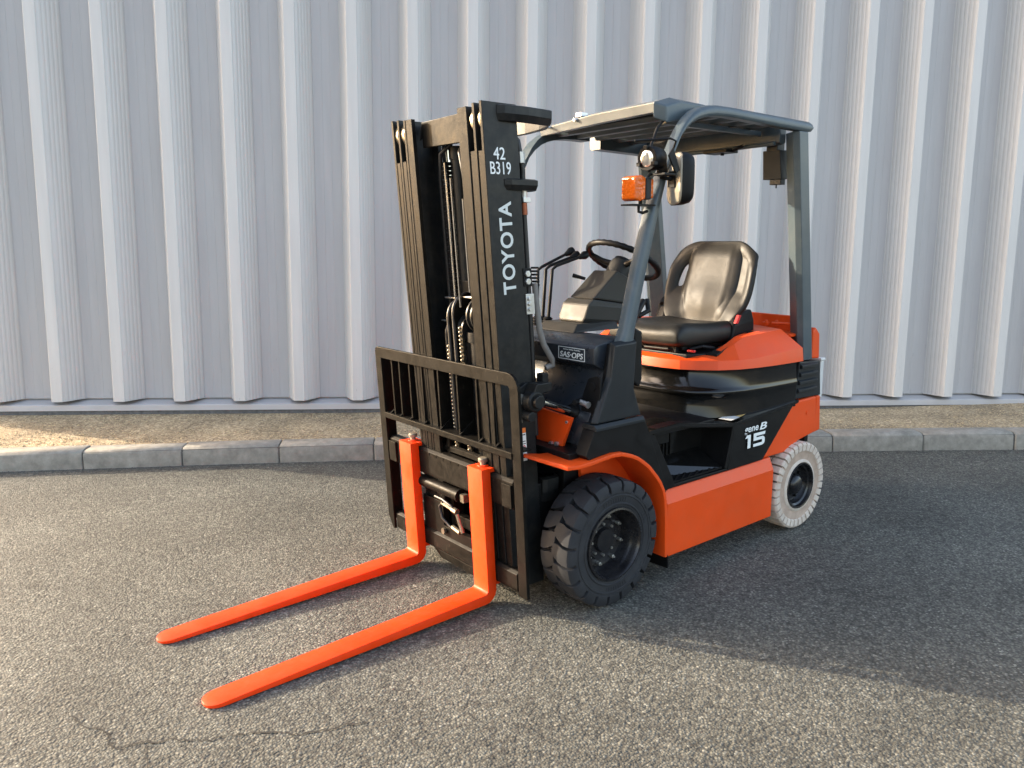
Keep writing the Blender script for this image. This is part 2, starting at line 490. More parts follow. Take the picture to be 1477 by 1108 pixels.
def text_bm(txt, size, bold=0.0, shear=0.0, sx=1.0, depth=0.0006, spacing=1.0):
    cu = bpy.data.curves.new('text', 'FONT')
    cu.body = txt; cu.size = size; cu.offset = bold; cu.shear = shear; cu.extrude = depth; cu.space_character = spacing
    cu.resolution_u = 4
    ob = bpy.data.objects.new('text', cu)
    COL.objects.link(ob)
    dg = bpy.context.evaluated_depsgraph_get()
    me = bpy.data.meshes.new_from_object(ob.evaluated_get(dg))
    bpy.data.objects.remove(ob)
    bpy.data.curves.remove(cu)
    mb = MB()
    mb.bm.from_mesh(me)
    bpy.data.meshes.remove(me)
    for v in mb.bm.verts: v.co.x *= sx
    xs = [v.co.x for v in mb.bm.verts]; ys = [v.co.y for v in mb.bm.verts]
    return mb, (min(xs), max(xs), min(ys), max(ys))

def put_text(name, txt, mat_, parent, origin, xdir, ydir, width, height, bold=0.0, shear=0.0, spacing=1.0):
    """fit text into width x height, lower-left corner at origin"""
    mb, (x0, x1, y0, y1) = text_bm(txt, 1.0, bold, shear, depth=0.004, spacing=spacing)
    xd = Vector(xdir).normalized(); yd = Vector(ydir).normalized(); zd = xd.cross(yd)
    o = Vector(origin)
    def f(c):
        return o + xd * ((c.x - x0) / (x1 - x0) * width) + yd * ((c.y - y0) / (y1 - y0) * height) + zd * (c.z * 0.12)
    mb.map(f)
    return mb.obj(name, mat_, parent)

# ------------------------------------------------------------------ setting: ground
g = MB()
S_ = 90
g.loft([[(-S_, -S_, 0), (S_, -S_, 0)], [(-S_, S_, 0), (S_, S_, 0)]], closed=False, cap=False)
asph = g.obj('asphalt_yard', 'asphalt', kind='structure', label='worn grey asphalt yard under and around the forklift')

# wall frame
WUP = Vector((-0.0396, -0.0210, 0.9990)).normalized()
WD = Vector((-0.8358, 0.5485, -0.0215)).normalized()
WN = Vector((0.5475, 0.8359, 0.0393)).normalized()
WB = Vector((-1.0954, -2.7255, 0.12))
WM = Matrix(((WD.x, WN.x, WUP.x, WB.x), (WD.y, WN.y, WUP.y, WB.y), (WD.z, WN.z, WUP.z, WB.z), (0, 0, 0, 1)))
def W(u, off, h): return WB + WD * u + WN * off + WUP * h
U0, PITCH = -3.296, 0.4543
UL, UR = -3.52, 9.5

# kerb line: distance from the wall as a function of u along the wall
kd = Vector((-0.836, 0.5485, 0)).normalized(); kn = Vector((kd.y, -kd.x, 0)) * 1.0
if kn.y < 0: kn = -kn
KO = Vector((-1.0954, -2.7255, 0))
def kt(s): return 0.008 * min(max(s, -6), 9) ** 2 + 0.034 * s + 1.063
def KP(s, back, z): return KO + kd * s + kn * (kt(s) - back) + Vector((0, 0, z))

# gravel strip between kerb and wall
gs = MB()
rows = []
us = [-14 + i * 0.12 for i in range(200)]
for u in us:
    a = KP(u, 0.156, 0.108)
    b = WB + WD * u + WN * 0.0 + WUP * (-0.028)
    b.z = max(b.z, 0.02)
    row = []
    for k in range(9):
        t = k / 8
        pt = a.lerp(b, t)
        pt.z += (random.random() - 0.5) * 0.012 * (0 < k < 8)
        row.append(pt)
    b2 = b - WN * 0.5
    row.append(b2)
    rows.append(row)
gs.loft(rows, closed=False, cap=False)
gravel = gs.obj('gravel_strip', 'gravel', smooth=60, kind='structure', label='strip of tan gravel along the foot of the metal wall')

# loose pebbles on the strip (nobody could count them)
pb = MB()
def pebble(mb, c, r):
    vs = []
    base = [(1, 0, 0), (-1, 0, 0), (0, 1, 0), (0, -1, 0), (0, 0, 1), (0, 0, -1)]
    a = random.random() * 6.28; ca, sa = math.cos(a), math.sin(a)
    sx, sy, sz = [r * random.uniform(0.6, 1.25) for _ in range(3)]; sz *= 0.7
    for x, y, z in base:
        x *= sx; y *= sy; z *= sz
        vs.append(mb.bm.verts.new((c[0] + x * ca - y * sa, c[1] + x * sa + y * ca, c[2] + z)))
    for f in ((0, 2, 4), (2, 1, 4), (1, 3, 4), (3, 0, 4), (2, 0, 5), (1, 2, 5), (3, 1, 5), (0, 3, 5)):
        mb.face([vs[i] for i in f])
for i in range(9000):
    u = random.uniform(-3.6, 6.2)
    t = random.random()
    a = KP(u, 0.162, 0.110); b = WB + WD * u + WUP * (-0.028); b.z = max(b.z, 0.02)
    c = a.lerp(b, t)
    pebble(pb, c, random.choice((0.003, 0.004, 0.005, 0.006, 0.008)))
pb.obj('gravel', 'pebble', kind='stuff', smooth=50, label='loose tan pebbles lying over the gravel strip')['category'] = 'gravel'
gt = MB()
for i in range(2600):
    u = random.uniform(-3.4, 5.6)
    d = -abs(random.gauss(0, 0.045)) - 0.004
    pebble(gt, KP(u, d, 0.002), random.choice((0.002, 0.003, 0.004, 0.005)))
for i in range(900):
    pebble(gt, (random.uniform(-4, 2.0), random.uniform(-2.2, 2.2), 0.001), random.choice((0.0015, 0.002, 0.003)))
gt.obj('grit', 'grit', kind='stuff', label='loose dark grit along the foot of the kerb')['category'] = 'grit'

# kerb: bed + single stones
kb = MB()
ks = [-9.6 + 0.3 * i for i in range(64)]
kb.loft([[KP(s, 0.012, -0.05), KP(s, 0.150, -0.05), KP(s, 0.150, 0.108), KP(s, 0.012, 0.108)] for s in ks])
kerb = kb.obj('kerb', 'mortar', kind='structure', label='low grey concrete kerb between asphalt and gravel')
s0 = -2.1553 - 0.6315 * 11
for i in range(28):
    a = s0 + 0.6315 * i + 0.004 + random.uniform(-.002, .002); b = s0 + 0.6315 * (i + 1) - 0.004
    dz = random.uniform(-0.003, 0.003); db = random.uniform(-0.003, 0.003)
    st = MB()
    secs = []
    for s in (a, a + 0.006, b - 0.006, b):
        e = 0.004 if s in (a, b) else 0
        prof = [(e, -0.06), (e, 0.03), (0.005 + e, 0.088), (0.010 + e, 0.104), (0.022 + e, 0.115), (0.040, 0.121 - e), (0.150, 0.122 - e), (0.158 - e, 0.114), (0.158 - e, -0.06)]
        secs.append([KP(s, bk + db, z + dz) for bk, z in prof])
    st.loft(secs)
    st.obj('kerb_stone', 'kerb', kerb, smooth=30)

# cracks in the asphalt
def crack(pts, w):
    cb = MB()
    P_ = []
    for (x0, y0), (x1, y1) in zip(pts, pts[1:]):
        n = 7
        for k in range(n):
            t = k / n
            j = 0.008
            P_.append((x0 + (x1 - x0) * t + random.uniform(-j, j), y0 + (y1 - y0) * t + random.uniform(-j, j)))
    P_.append(pts[-1])
    L_, R_ = [], []
    for i, (x, y) in enumerate(P_):
        a = P_[max(0, i - 1)]; b = P_[min(len(P_) - 1, i + 1)]
        dx, dy = b[0] - a[0], b[1] - a[1]; l = math.hypot(dx, dy) or 1
        nx, ny = -dy / l, dx / l
        ww = w * random.uniform(0.2, 1.0) * (0.25 if i in (0, len(P_) - 1) else 1)
        L_.append((x + nx * ww, y + ny * ww, 0.003)); R_.append((x - nx * ww, y - ny * ww, 0.003))
    cb.loft([[l, r] for l, r in zip(L_, R_)], closed=False, cap=False)
    return cb
cr = crack([(1.866, -.03), (1.834, .056), (1.794, .125), (1.798, .182), (1.794, .235), (1.705, .258), (1.631, .311), (1.566, .364), (1.485, .397), (1.39, .458), (1.331, .524), (1.211, .561), (1.158, .596)], 0.0043)
M['crack'] = mat('crack_dirt_shade', (0.022, 0.021, 0.019), 0.9)  # flat ribbon: dirt, plus the crack's depth shade put into its colour
cr2 = crack([(1.705, .258), (1.735, .33), (1.742, .42)], 0.0022)
cr2.obj('asphalt_crack', 'crack', kind='structure', label='short side branch of the crack in the foreground asphalt')
cr.obj('asphalt_crack', 'crack', kind='structure', label='thin dark crack running across the foreground asphalt')

# ------------------------------------------------------------------ setting: building
bld = thing('warehouse', 'warehouse side clad in pale grey ribbed metal sheets behind the forklift', 'building', W(0, 0, 0))
def bpart(mb, name, m, **k):
    o = mb.obj(name, m, None, **k)
    o.parent = bld
    o.matrix_parent_inverse = Matrix.Translation(-W(0, 0, 0))
    return o
def wbox(u0, u1, o0, o1, h0, h1):
    mb = MB(); mb.box(u0, u1, o0, o1, h0, h1); mb.xform(WM); return mb
HB = 7.0
bpart(wbox(UL + 0.02, UR, -18, -0.15, -0.6, HB), 'wall', 'flash')
bpart(wbox(UL - 0.05, UR + 0.1, -18.1, 0.12, HB + 0.003, HB + 0.22), 'roof', 'roof')
bpart(wbox(UL, UR, -0.14, -0.012, -0.4, 0.003), 'footing', 'concrete')
fl = MB()
fl.loft([[W(u, o, h) for o, h in ((-0.125, 0.0035), (0.002, 0.0035), (0.004, 0.046), (0.0, 0.050), (-0.125, 0.072))] for u in (UL, UR)])
bpart(fl, 'base_flashing', 'flash')
# corner trim at the left end
bpart(wbox(UL - 0.012, UL + 0.06, -0.13, 0.066, 0.082, HB), 'corner_trim', 'clad')
# one cladding panel = rib plus pan, repeated along the wall
e0, dep, sl, fr, sr = -0.12, 0.1825, 0.0729, 0.0801, 0.0993
def panel_mesh():
    pr = [(0.0, e0)]
    def slope(u0, o0, u1, o1, n=6, amp=0.0022):
        out = []
        L_ = math.hypot(u1 - u0, o1 - o0); nu, no = -(o1 - o0) / L_, (u1 - u0) / L_
        for i in range(n):
            for t, q in ((i + 0.12, 0), (i + 0.3, amp), (i + 0.7, amp), (i + 0.88, 0)):
                t = (t) / n
                out.append((u0 + (u1 - u0) * t + nu * q, o0 + (o1 - o0) * t + no * q))
        return out
    pr += slope(0.004, e0 + .002, sl - .003, e0 + dep - 0.006, 5)
    pr += [(sl, e0 + dep - 0.002), (sl + 0.003, e0 + dep), (sl + fr - 0.003, e0 + dep), (sl + fr, e0 + dep - 0.002)]
    pr += [(sl + fr + 0.006, e0 + dep - 0.013), (sl + fr + 0.0045, e0 + dep - 0.016), (sl + fr + 0.0085, e0 + dep - 0.018)]
    pr += slope(sl + fr + 0.010, e0 + dep - 0.019, sl + fr + sr - 0.003, e0 + 0.004, 5)
    u1 = sl + fr + sr
    pr += [(u1, e0), (u1 + 0.066, e0), (u1 + 0.070, e0 + 0.002), (u1 + 0.130, e0 + 0.002), (u1 + 0.134, e0), (PITCH - 0.0005, e0)]
    mb = MB()
    back = [(u, o - 0.004) for u, o in pr]
    ring = pr + back[::-1]
    # front skin and cut ends only: thin folded sheet
    lo = [mb.bm.verts.new((u, o, 0.084)) for u, o in ring]
    hi = [mb.bm.verts.new((u, o, HB)) for u, o in ring]
    n = len(ring)
    for i in range(n):
        j = (i + 1) % n
        um = (ring[i][0] + ring[j][0]) / 2
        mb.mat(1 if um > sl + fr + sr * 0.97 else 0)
        mb.face((lo[i], lo[j], hi[j], hi[i]))
    mb.mat(0)
    k = len(pr)
    for i in range(k - 1):
        mb.face((lo[i], lo[n - 1 - i], lo[n - 2 - i], lo[i + 1]))
    return mb
pm = panel_mesh()
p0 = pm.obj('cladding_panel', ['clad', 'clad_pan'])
INV = Matrix.Translation(-W(0, 0, 0))
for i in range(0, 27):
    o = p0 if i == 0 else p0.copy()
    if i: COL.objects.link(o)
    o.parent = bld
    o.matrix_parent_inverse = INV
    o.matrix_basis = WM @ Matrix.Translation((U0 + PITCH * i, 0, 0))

# ================================================================== FORKLIFT
FL = thing('forklift', 'orange and black electric counterbalance forklift with its forks lowered onto the asphalt', 'forklift', (0, 0, 0))

# ---------------------------------------------------------------- wheels
def tyre_front(c, w, r, side, mats):
    """heavy block tread solid tyre, axis y"""
    mb = MB()
    h = w / 2
    s = side
    ri = 0.150
    prof = [(-h + 0.004, ri), (-h, ri + 0.012), (-h - 0.002, r - 0.045), (-h + 0.006, r - 0.040), (-h + 0.02, r - 0.030), (0, r - 0.026),
            (h - 0.02, r - 0.030), (h - 0.006, r - 0.040), (h + 0.002, r - 0.045), (h, ri + 0.012), (h - 0.004, ri)]
    mb.lathe([(a * s, q) for a, q in prof], c, 72)
    # raised ring on the sidewall
    for q0, q1 in ((r - 0.062, r - 0.058), (ri + 0.016, ri + 0.020)):
        mb.lathe([((h) * s, q0 - .003), ((h + 0.004) * s, q0), ((h + 0.004) * s, q1), ((h) * s, q1 + .003)], c, 72)
    N = 20
    for row in (1, -1):
        for k in range(N):
            t0 = 2 * math.pi * (k + (0 if row == 1 else 0.5)) / N
            pitch = 2 * math.pi / N
            # stations across the tread: from shoulder edge down the face to past the middle
            st = [(h + 0.003, r - 0.050, 0.0, 0.80), (h + 0.004, r - 0.020, 0.0, 0.86), (h - 0.006, r - 0.005, 0.02, 0.90), (h * 0.62, r, 0.05, 0.90),
                  (h * 0.34, r + 0.001, 0.16, 0.88), (-h * 0.06, r + 0.001, 0.30, 0.62)]
            secs = []
            for y, rr, sh, fr_ in st:
                a = t0 + sh * pitch; half = fr_ * pitch / 2
                inner = r - 0.054 if y > h * 0.9 else r - 0.034
                if y > h * 0.9: inn_y = y - 0.012
                else: inn_y = y
                pts = []
                for ang, rad, yy in ((a - half, inner, inn_y), (a - half * 0.94, rr, y), (a, rr + 0.0005, y), (a + half * 0.94, rr, y), (a + half, inner, inn_y)):
                    pts.append((c[0] + rad * math.cos(ang), c[1] + yy * row * s, c[2] + rad * math.sin(ang)))
                secs.append(pts)
            mb.loft(secs)
    return mb

def tyre_rear(c, w, r, side):
    mb = MB()
    h = w / 2; s = side; ri = 0.118
    prof = [(-h + 0.004, ri), (-h, ri + 0.01), (-h + 0.002, r - 0.03), (-h + 0.01, r - 0.018), (0, r - 0.013),
            (h - 0.01, r - 0.018)]
    mb.mat(2).lathe([(a * s, q) for a, q in prof], c, 72)
    mb.mat(1).lathe([(a * s, q) for a, q in ((h - 0.01, r - 0.018), (h - 0.002, r - 0.03), (h - 0.003, r - 0.044), (h - 0.006, r - 0.05), (h - 0.006, ri + 0.018))], c, 72)
    mb.mat(0).lathe([(a * s, q) for a, q in ((h - 0.006, ri + 0.018), (h - 0.001, ri + 0.013), (h + 0.001, ri + 0.004), (h - 0.006, ri))], c, 72)
    mb.mat(0)
    N = 34
    for row in (1, -1):
        for k in range(N):
            t0 = 2 * math.pi * k / N; pitch = 2 * math.pi / N
            secs = []
            for y, rr, inner in ((h, r - 0.043, r - 0.05), (h + 0.002, r - 0.012, r - 0.05), (h - 0.006, r - 0.003, r - 0.03), (h * 0.5, r, r - 0.02), (0.003, r, r - 0.02)):
                half = pitch * 0.40
                iy = y - 0.008 if y > h * 0.9 else y
                secs.append([(c[0] + rad * math.cos(an), c[1] + yy * row * s, c[2] + rad * math.sin(an)) for an, rad, yy in
                             ((t0 - half, inner, iy), (t0 - half * 0.95, rr, y), (t0 + half * 0.95, rr, y), (t0 + half, inner, iy))])
            mb.loft(secs)
    return mb

def wheel(cx, yo, r, w, side, front):
    cy = side * (yo - w / 2)
    c = (cx, cy, r)
    h = w / 2
    s = side
    if front:
        R0 = 0.153
        prof = [(h - 0.004, R0), (h + 0.006, R0 - 0.002), (h + 0.008, R0 - 0.010), (h - 0.004, R0 - 0.016), (h - 0.020, R0 - 0.019), (h - 0.03, R0 - 0.024),
                (h - 0.045, R0 - 0.030), (h - 0.060, R0 - 0.034), (h - 0.075, R0 - 0.040), (h - 0.075, 0.086), (h - 0.068, 0.082), (h - 0.068, 0.052), (h - 0.052, 0.046), (h - 0.050, 0.001)]
    else:
        R0 = 0.120
        prof = [(h - 0.004, R0), (h + 0.004, R0 - 0.003), (h + 0.002, R0 - 0.010), (h - 0.014, R0 - 0.014), (h - 0.020, R0 - 0.022), (h - 0.034, R0 - 0.026), (h - 0.045, R0 - 0.034),
                (h - 0.046, 0.056), (h - 0.026, 0.052), (h - 0.014, 0.044), (h - 0.006, 0.030), (h - 0.004, 0.001)]
    wm = MB()
    wm.lathe([(a * s, q) for a, q in prof], c, 56)
    wm.lathe([((-h + 0.004) * s, R0), (-h * s, R0 - .03), ((-h + .01) * s, 0.001)], c, 40)
    wh = wm.obj('wheel', 'rim', FL, smooth=35)
    if front:
        t = tyre_front(c, w, r, s, None).obj('tyre', 'tyre', wh, smooth=38)
    else:
        t = tyre_rear(c, w, r, s).obj('tyre', ['tyre_white', 'tyre_white_side', 'tread_dirt'], wh, smooth=38)
    bm_ = MB()
    if front:
        for k in range(8):
            a = 2 * math.pi * (k + 0.3) / 8
            x, z = cx + 0.099 * math.cos(a), r + 0.099 * math.sin(a)
            bm_.cyl((x, cy + (h - 0.076) * s, z), (x, cy + (h - 0.058) * s, z), 0.008, 6)
            bm_.cyl((x, cy + (h - 0.058) * s, z), (x, cy + (h - 0.050) * s, z), 0.004, 6)
        for k in range(8):
            a = 2 * math.pi * (k) / 8
            x, z = cx + 0.066 * math.cos(a), r + 0.066 * math.sin(a)
            bm_.cyl((x, cy + (h - 0.07) * s, z), (x, cy + (h - 0.060) * s, z), 0.0055, 6)
    else:
        for k in range(6):
            a = 2 * math.pi * (k + 0.2) / 6
            x, z = cx + 0.070 * math.cos(a), r + 0.070 * math.sin(a)
            bm_.cyl((x, cy + (h - 0.047) * s, z), (x, cy + (h - 0.034) * s, z), 0.007, 6)
    pieces(bm_, 'wheel_nut', ['bolt' if front else 'black'], wh, smooth=30)
    if front and s > 0:
        # moulded marks on the sidewall
        tm = MB()
        for a0, n_, rr in ((70, 10, 0.186), (250, 9, 0.186), (150, 4, 0.186)):
            for k in range(n_):
                a = R(a0 + k * 4.2)
                ca, sa = math.cos(a), math.sin(a)
                q = []
                for dr, dt in ((-0.008, -0.018), (0.008, -0.018), (0.008, 0.016), (-0.008, 0.016)):
                    rr2 = rr + dr; aa = a + dt
                    q.append((cx + rr2 * math.cos(aa), cy + (h + 0.0005), r + rr2 * math.sin(aa)))
                tm.loft([q, [(x, y + 0.002, z) for x, y, z in q]])
        pieces(tm, 'sidewall_mark', 'tyre', wh)
    return wh

wheel(0.0, 0.530, 0.262, 0.165, 1, True)
wheel(0.0, 0.530, 0.262, 0.165, -1, True)
wheel(-1.35, 0.532, 0.2247, 0.135, 1, False)
wheel(-1.35, 0.532, 0.2247, 0.135, -1, False)

# ---------------------------------------------------------------- chassis
c = MB()
c.box(-1.42, 0.095, -0.33, 0.33, 0.14, 0.60)
c.box(-1.10, -0.34, -0.47, 0.47, 0.13, 0.40)
c.cyl((0, -0.40, 0.262), (0, 0.40, 0.262), 0.07, 16)
c.cyl((-1.35, -0.42, 0.2247), (-1.35, 0.42, 0.2247), 0.05, 12)
c.box(0.10, 0.24, -0.30, 0.30, 0.20, 0.50)
chassis = c.obj('chassis', 'black', FL, bevel=0.006)

# red side skirts
for s in (1, -1):
    sk = MB()
    pr = [(0.34, 0.112), (0.52, 0.112), (0.522, 0.352), (0.497, 0.410), (0.34, 0.410)]
    sk.loft([[(x, y * s, z) for y, z in pr] for x in (-1.118, -0.326)])
    sk.obj('side_skirt', 'orange', FL, bevel=0.005)

# fender: curled plate over the front wheel
FC = [(0.262, 0.634), (0.20, 0.628), (0.135, 0.630), (0.075, 0.636), (0.022, 0.640), (-0.034, 0.636), (-0.091, 0.618), (-0.130, 0.600), (-0.163, 0.578), (-0.198, 0.552), (-0.225, 0.524),
      (-0.252, 0.495), (-0.273, 0.468), (-0.298, 0.424), (-0.310, 0.38), (-0.318, 0.30), (-0.324, 0.121)]
for s in (1, -1):
    f = MB()
    th = 0.016
    secs = []
    for i, (x, z) in enumerate(FC):
        a = FC[max(0, i - 1)]; b = FC[min(len(FC) - 1, i + 1)]
        dx, dz = b[0] - a[0], b[1] - a[1]; l = math.hypot(dx, dz)
        nx, nz = dz / l, -dx / l          # towards wheel
        if nz > 0: nx, nz = -nx, -nz
        if i >= len(FC) - 4: nx, nz = 1.0, 0.0
        xi = x + (0.05 if i == 0 else (0.03 if i == 1 else 0))      # front edge is skewed in plan
        zi = z + (0.02 if i == 0 else 0.01 if i == 1 else 0)
        secs.append([(x, 0.532 * s, z), (xi, 0.335 * s, zi), (xi + nx * th, 0.335 * s, zi + nz * th), (x + nx * th, 0.532 * s, z + nz * th)])
    f.loft(secs)
    fo = f.obj('fender', 'orange', FL, bevel=0.003, smooth=50)
    # inner wheel-house wall
    wv = MB()
    poly = [(0.036, 0.626)] + [(x, z - 0.012) for x, z in FC[4:] if z > 0.40] + [(-0.30, 0.40), (0.0, 0.40)]
    wv.prism(poly, 0.335 * s, 0.352 * s)
    wv.obj('wheel_house', 'orange', FL, smooth=30)
    fl_ = MB()
    fl_.loft([[(-0.332, 0.36 * s, 0.125), (-0.332, 0.53 * s, 0.125), (-0.326, 0.53 * s, 0.125), (-0.326, 0.36 * s, 0.125)],
              [(-0.345, 0.37 * s, 0.055), (-0.345, 0.52 * s, 0.06), (-0.339, 0.52 * s, 0.06), (-0.339, 0.37 * s, 0.055)]])
    fl_.obj('mud_flap', 'black', FL)
    # red plate behind the mast
    pl = MB()
    pq = ((0.20, 0.628), (0.345, 0.628), (0.410, 0.778), (0.20, 0.790))
    pl.loft([[(0.115, y * s, z) for y, z in pq], [(0.130, y * s, z) for y, z in pq]])
    po = pl.obj('front_plate', 'orange', FL, bevel=0.002)
    bo = MB()
    for y, z in ((0.297, 0.655), (0.330, 0.660)):
        bo.cyl((0.129, y * s, z), (0.142, y * s, z), 0.010, 6)
    bo.cyl((0.129, 0.385 * s, 0.758), (0.136, 0.385 * s, 0.758), 0.006, 8)
    pieces(bo, 'bolt', 'zinc', po, smooth=30)

# floor, step wells, black side covers
fp = MB()
fp.box(-0.66, 0.02, -0.50, 0.50, 0.655, 0.672)
fp.box(-0.40, 0.19, -0.46, 0.46, 0.60, 0.654)
fp.obj('floor_plate', 'black', FL, bevel=0.004)
for s in (1, -1):
    # black lower body side with an open step
    sd = MB()
    yo, yi = 0.508 * s, 0.47 * s
    # rear fixed panel carrying the lettering
    sd.prism([(-0.800, 0.628), (-0.905, 0.634), (-1.296, 0.660), (-1.040, 0.4135), (-0.762, 0.4115), (-0.766, 0.44)], 0.40 * s, yo)
    cov = sd.obj('side_cover', 'slate_dark' if False else 'black', FL, bevel=0.004)
    # frame of the step opening in front
    st = MB()
    st.prism([(-0.205, 0.6865), (-0.335, 0.4115), (-0.400, 0.4115), (-0.243, 0.680)], 0.36 * s, yo - 0.001 * s)
    st.prism([(-0.340, 0.4115), (-0.763, 0.4115), (-0.764, 0.4235), (-0.397, 0.4275)], 0.30 * s, yo - 0.002 * s)
    st.prism([(-0.762, 0.4245), (-0.824, 0.630), (-0.796, 0.630), (-0.742, 0.4260)], 0.34 * s, yo - 0.0015 * s)
    st.prism([(-0.232, 0.688), (-0.400, 0.694), (-0.800, 0.632), (-0.800, 0.612), (-0.400, 0.672), (-0.242, 0.668)], 0.45 * s, yo + 0.002 * s)
    sto = st.obj('step_frame', 'black', FL, bevel=0.003)
    bw = MB()
    bw.prism([(-0.20, 0.70), (-0.30, 0.42), (-0.80, 0.42), (-0.80, 0.64), (-0.4, 0.68)], 0.335 * s, 0.350 * s)
    for x in (-0.49, -0.515, -0.54):
        bw.box(x, x + 0.008, *sorted((0.3505 * s, 0.358 * s)), 0.50, 0.64)
    bw.loft([[(-0.30, y * s, z) for y, z in ((0.351, 0.43), (0.351, 0.50), (0.40, 0.43))], [(-0.74, y * s, z) for y, z in ((0.351, 0.43), (0.351, 0.50), (0.50, 0.43))]])
    bw.obj('step_back', 'gloss', sto, bevel=0.003)
    tr = MB()
    tr.box(-0.735, -0.37, *sorted((0.36 * s, 0.497 * s)), 0.4285, 0.434)
    for i in range(15):
        for j in range(5):
            x = -0.72 + i * 0.0235; y = (0.372 + j * 0.026 + (0.013 if i % 2 else 0)) * s
            if abs(y) < 0.49:
                tr.box(x, x + 0.012, y - 0.0035, y + 0.0035, 0.434, 0.4375)
    tr.obj('step_tread', 'black', sto)
    # ledge along the top of the covers
    lg = MB()
    path = [(-0.21, 0.690), (-0.40, 0.694), (-0.60, 0.660), (-0.80, 0.634), (-0.905, 0.640), (-1.30, 0.668), (-1.32, 0.672)]
    lg.loft([[(x, 0.36 * s, z - 0.02), (x, 0.36 * s, z - 0.002), (x, 0.502 * s, z - 0.002), (x, 0.506 * s, z), (x, 0.513 * s, z), (x, 0.514 * s, z - 0.014), (x, 0.50 * s, z - 0.02)] for x, z in path])
    lg.obj('ledge_trim', 'gloss', FL, smooth=30)
    # plastic base cover of the guard's front post
    cw = MB()
    A = [(-0.001, 1.072), (0.022, 0.939), (0.102, 0.766), (-0.163, 0.766), (-0.117, 0.881), (-0.131, 1.076)]
    inn = [(0.000, 1.062), (0.018, 0.939), (0.092, 0.766), (-0.155, 0.766), (-0.110, 0.881), (-0.122, 1.066)]
    cw.loft([[(x, 0.482 * s, z) for x, z in A], [(x, 0.490 * s, z) for x, z in A], [(x, 0.514 * s, z) for x, z in inn]])
    co = cw.obj('post_cover', 'slate_dark', FL, bevel=0.006)
    bd = MB()
    B1 = [(0.106, 0.764), (0.110, 0.742), (-0.030, 0.735), (-0.178, 0.742), (-0.165, 0.764)]
    B2 = [(0.100, 0.764), (0.104, 0.748), (-0.030, 0.742), (-0.172, 0.748), (-0.160, 0.764)]
    B1 = [(0.108, 0.762), (0.108, 0.742), (-0.180, 0.742), (-0.170, 0.762)]
    bd.loft([[(x, 0.445 * s, z) for x, z in B1], [(x, 0.512 * s, z) for x, z in B1], [(x * 0.98, 0.522 * s, z - 0.012) for x, z in ((0.106, 0.762), (0.108, 0.750), (-0.180, 0.750), (-0.172, 0.762))]])
    bd.obj('cover_lip', 'slate_dark', co, bevel=0.002)
    lo = MB()
    Cc = [(0.106, 0.7405), (0.150, 0.648)] + [(x, z + 0.001) for x, z in FC[2:15]] + [(-0.327, 0.412), (-0.335, 0.412), (-0.205, 0.690), (-0.180, 0.7405)]
    lo.prism(Cc, 0.450 * s, 0.514 * s)
    lo.prism([(x - 0.055 if x > 0.05 else x, z) for x, z in Cc], 0.37 * s, 0.4495 * s)
    lo.obj('lower_cover', 'black', FL, bevel=0.004)
    # corner post of the lower cover facing front
# rear plastic vents
for s in (1, -1):
    v = MB()
    v.prism([(-1.335, 0.858), (-1.525, 0.846), (-1.548, 0.664), (-1.306, 0.672)], 0.36 * s, 0.498 * s)
    vo_ = v.obj('rear_vent_cover', 'slate_dark', FL, bevel=0.005)
    for k in range(4):
        z0 = 0.700 + k * 0.040
        sl_ = MB()
        xa = -1.322 - k * 0.006
        sl_.loft([[(xa, 0.498 * s, z0), (xa, 0.511 * s, z0 + 0.004), (xa, 0.511 * s, z0 + 0.018), (xa, 0.498 * s, z0 + 0.026)],
                  [(-1.492 - 0.0 * k, 0.498 * s, z0 - 0.002), (-1.492, 0.511 * s, z0 + 0.002), (-1.492, 0.511 * s, z0 + 0.016), (-1.492, 0.498 * s, z0 + 0.024)]])
        sl_.obj('vent_slat', 'slate_dark', vo_, bevel=0.002)

# counterweight
cwt = MB()
outer = [(-1.030, 0.4145), (-1.298, 0.660), (-1.505, 0.664), (-1.523, 0.474), (-1.43, 0.462), (-1.36, 0.452), (-1.28, 0.412)]
for s in (1, -1):
    cwt.prism(outer, 0.34 * s, 0.500 * s)
cwt.box(-1.55, -1.30, -0.339, 0.339, 0.34, 0.98)
rear = [(-1.509, 0.462), (-1.566, 0.470), (-1.556, 0.662), (-1.509, 0.6635)]
cwt.prism([(-1.511, 0.47), (-1.566, 0.476), (-1.550, 0.662), (-1.511, 0.664)], -0.498, 0.498)
cwt.prism([(-1.455, 0.862), (-1.53, 0.855), (-1.52, 0.985), (-1.48, 1.02), (-1.455, 1.0)], -0.49, 0.49)
counter = cwt.obj('counterweight', 'orange', FL, bevel=0.010, seg=3)
ap = MB()
ap.cyl((-1.428, 0.498, 0.588), (-1.428, 0.5035, 0.588), 0.011, 14)
ap.obj('plug', 'orange', counter, smooth=30)
rb = MB()
rb.box(-1.60, -1.567, 0.425, 0.478, 0.640, 0.835)
rb.box(-1.605, -1.560, 0.418, 0.484, 0.836, 0.852)
rb.obj('rear_lamp_bracket', ['pale'], FL, bevel=0.006)
tb = MB()
tb.box(-1.50, -1.47, 0.44, 0.47, 0.42, 0.47)
tb.obj('tie_down_lug', 'black', counter)

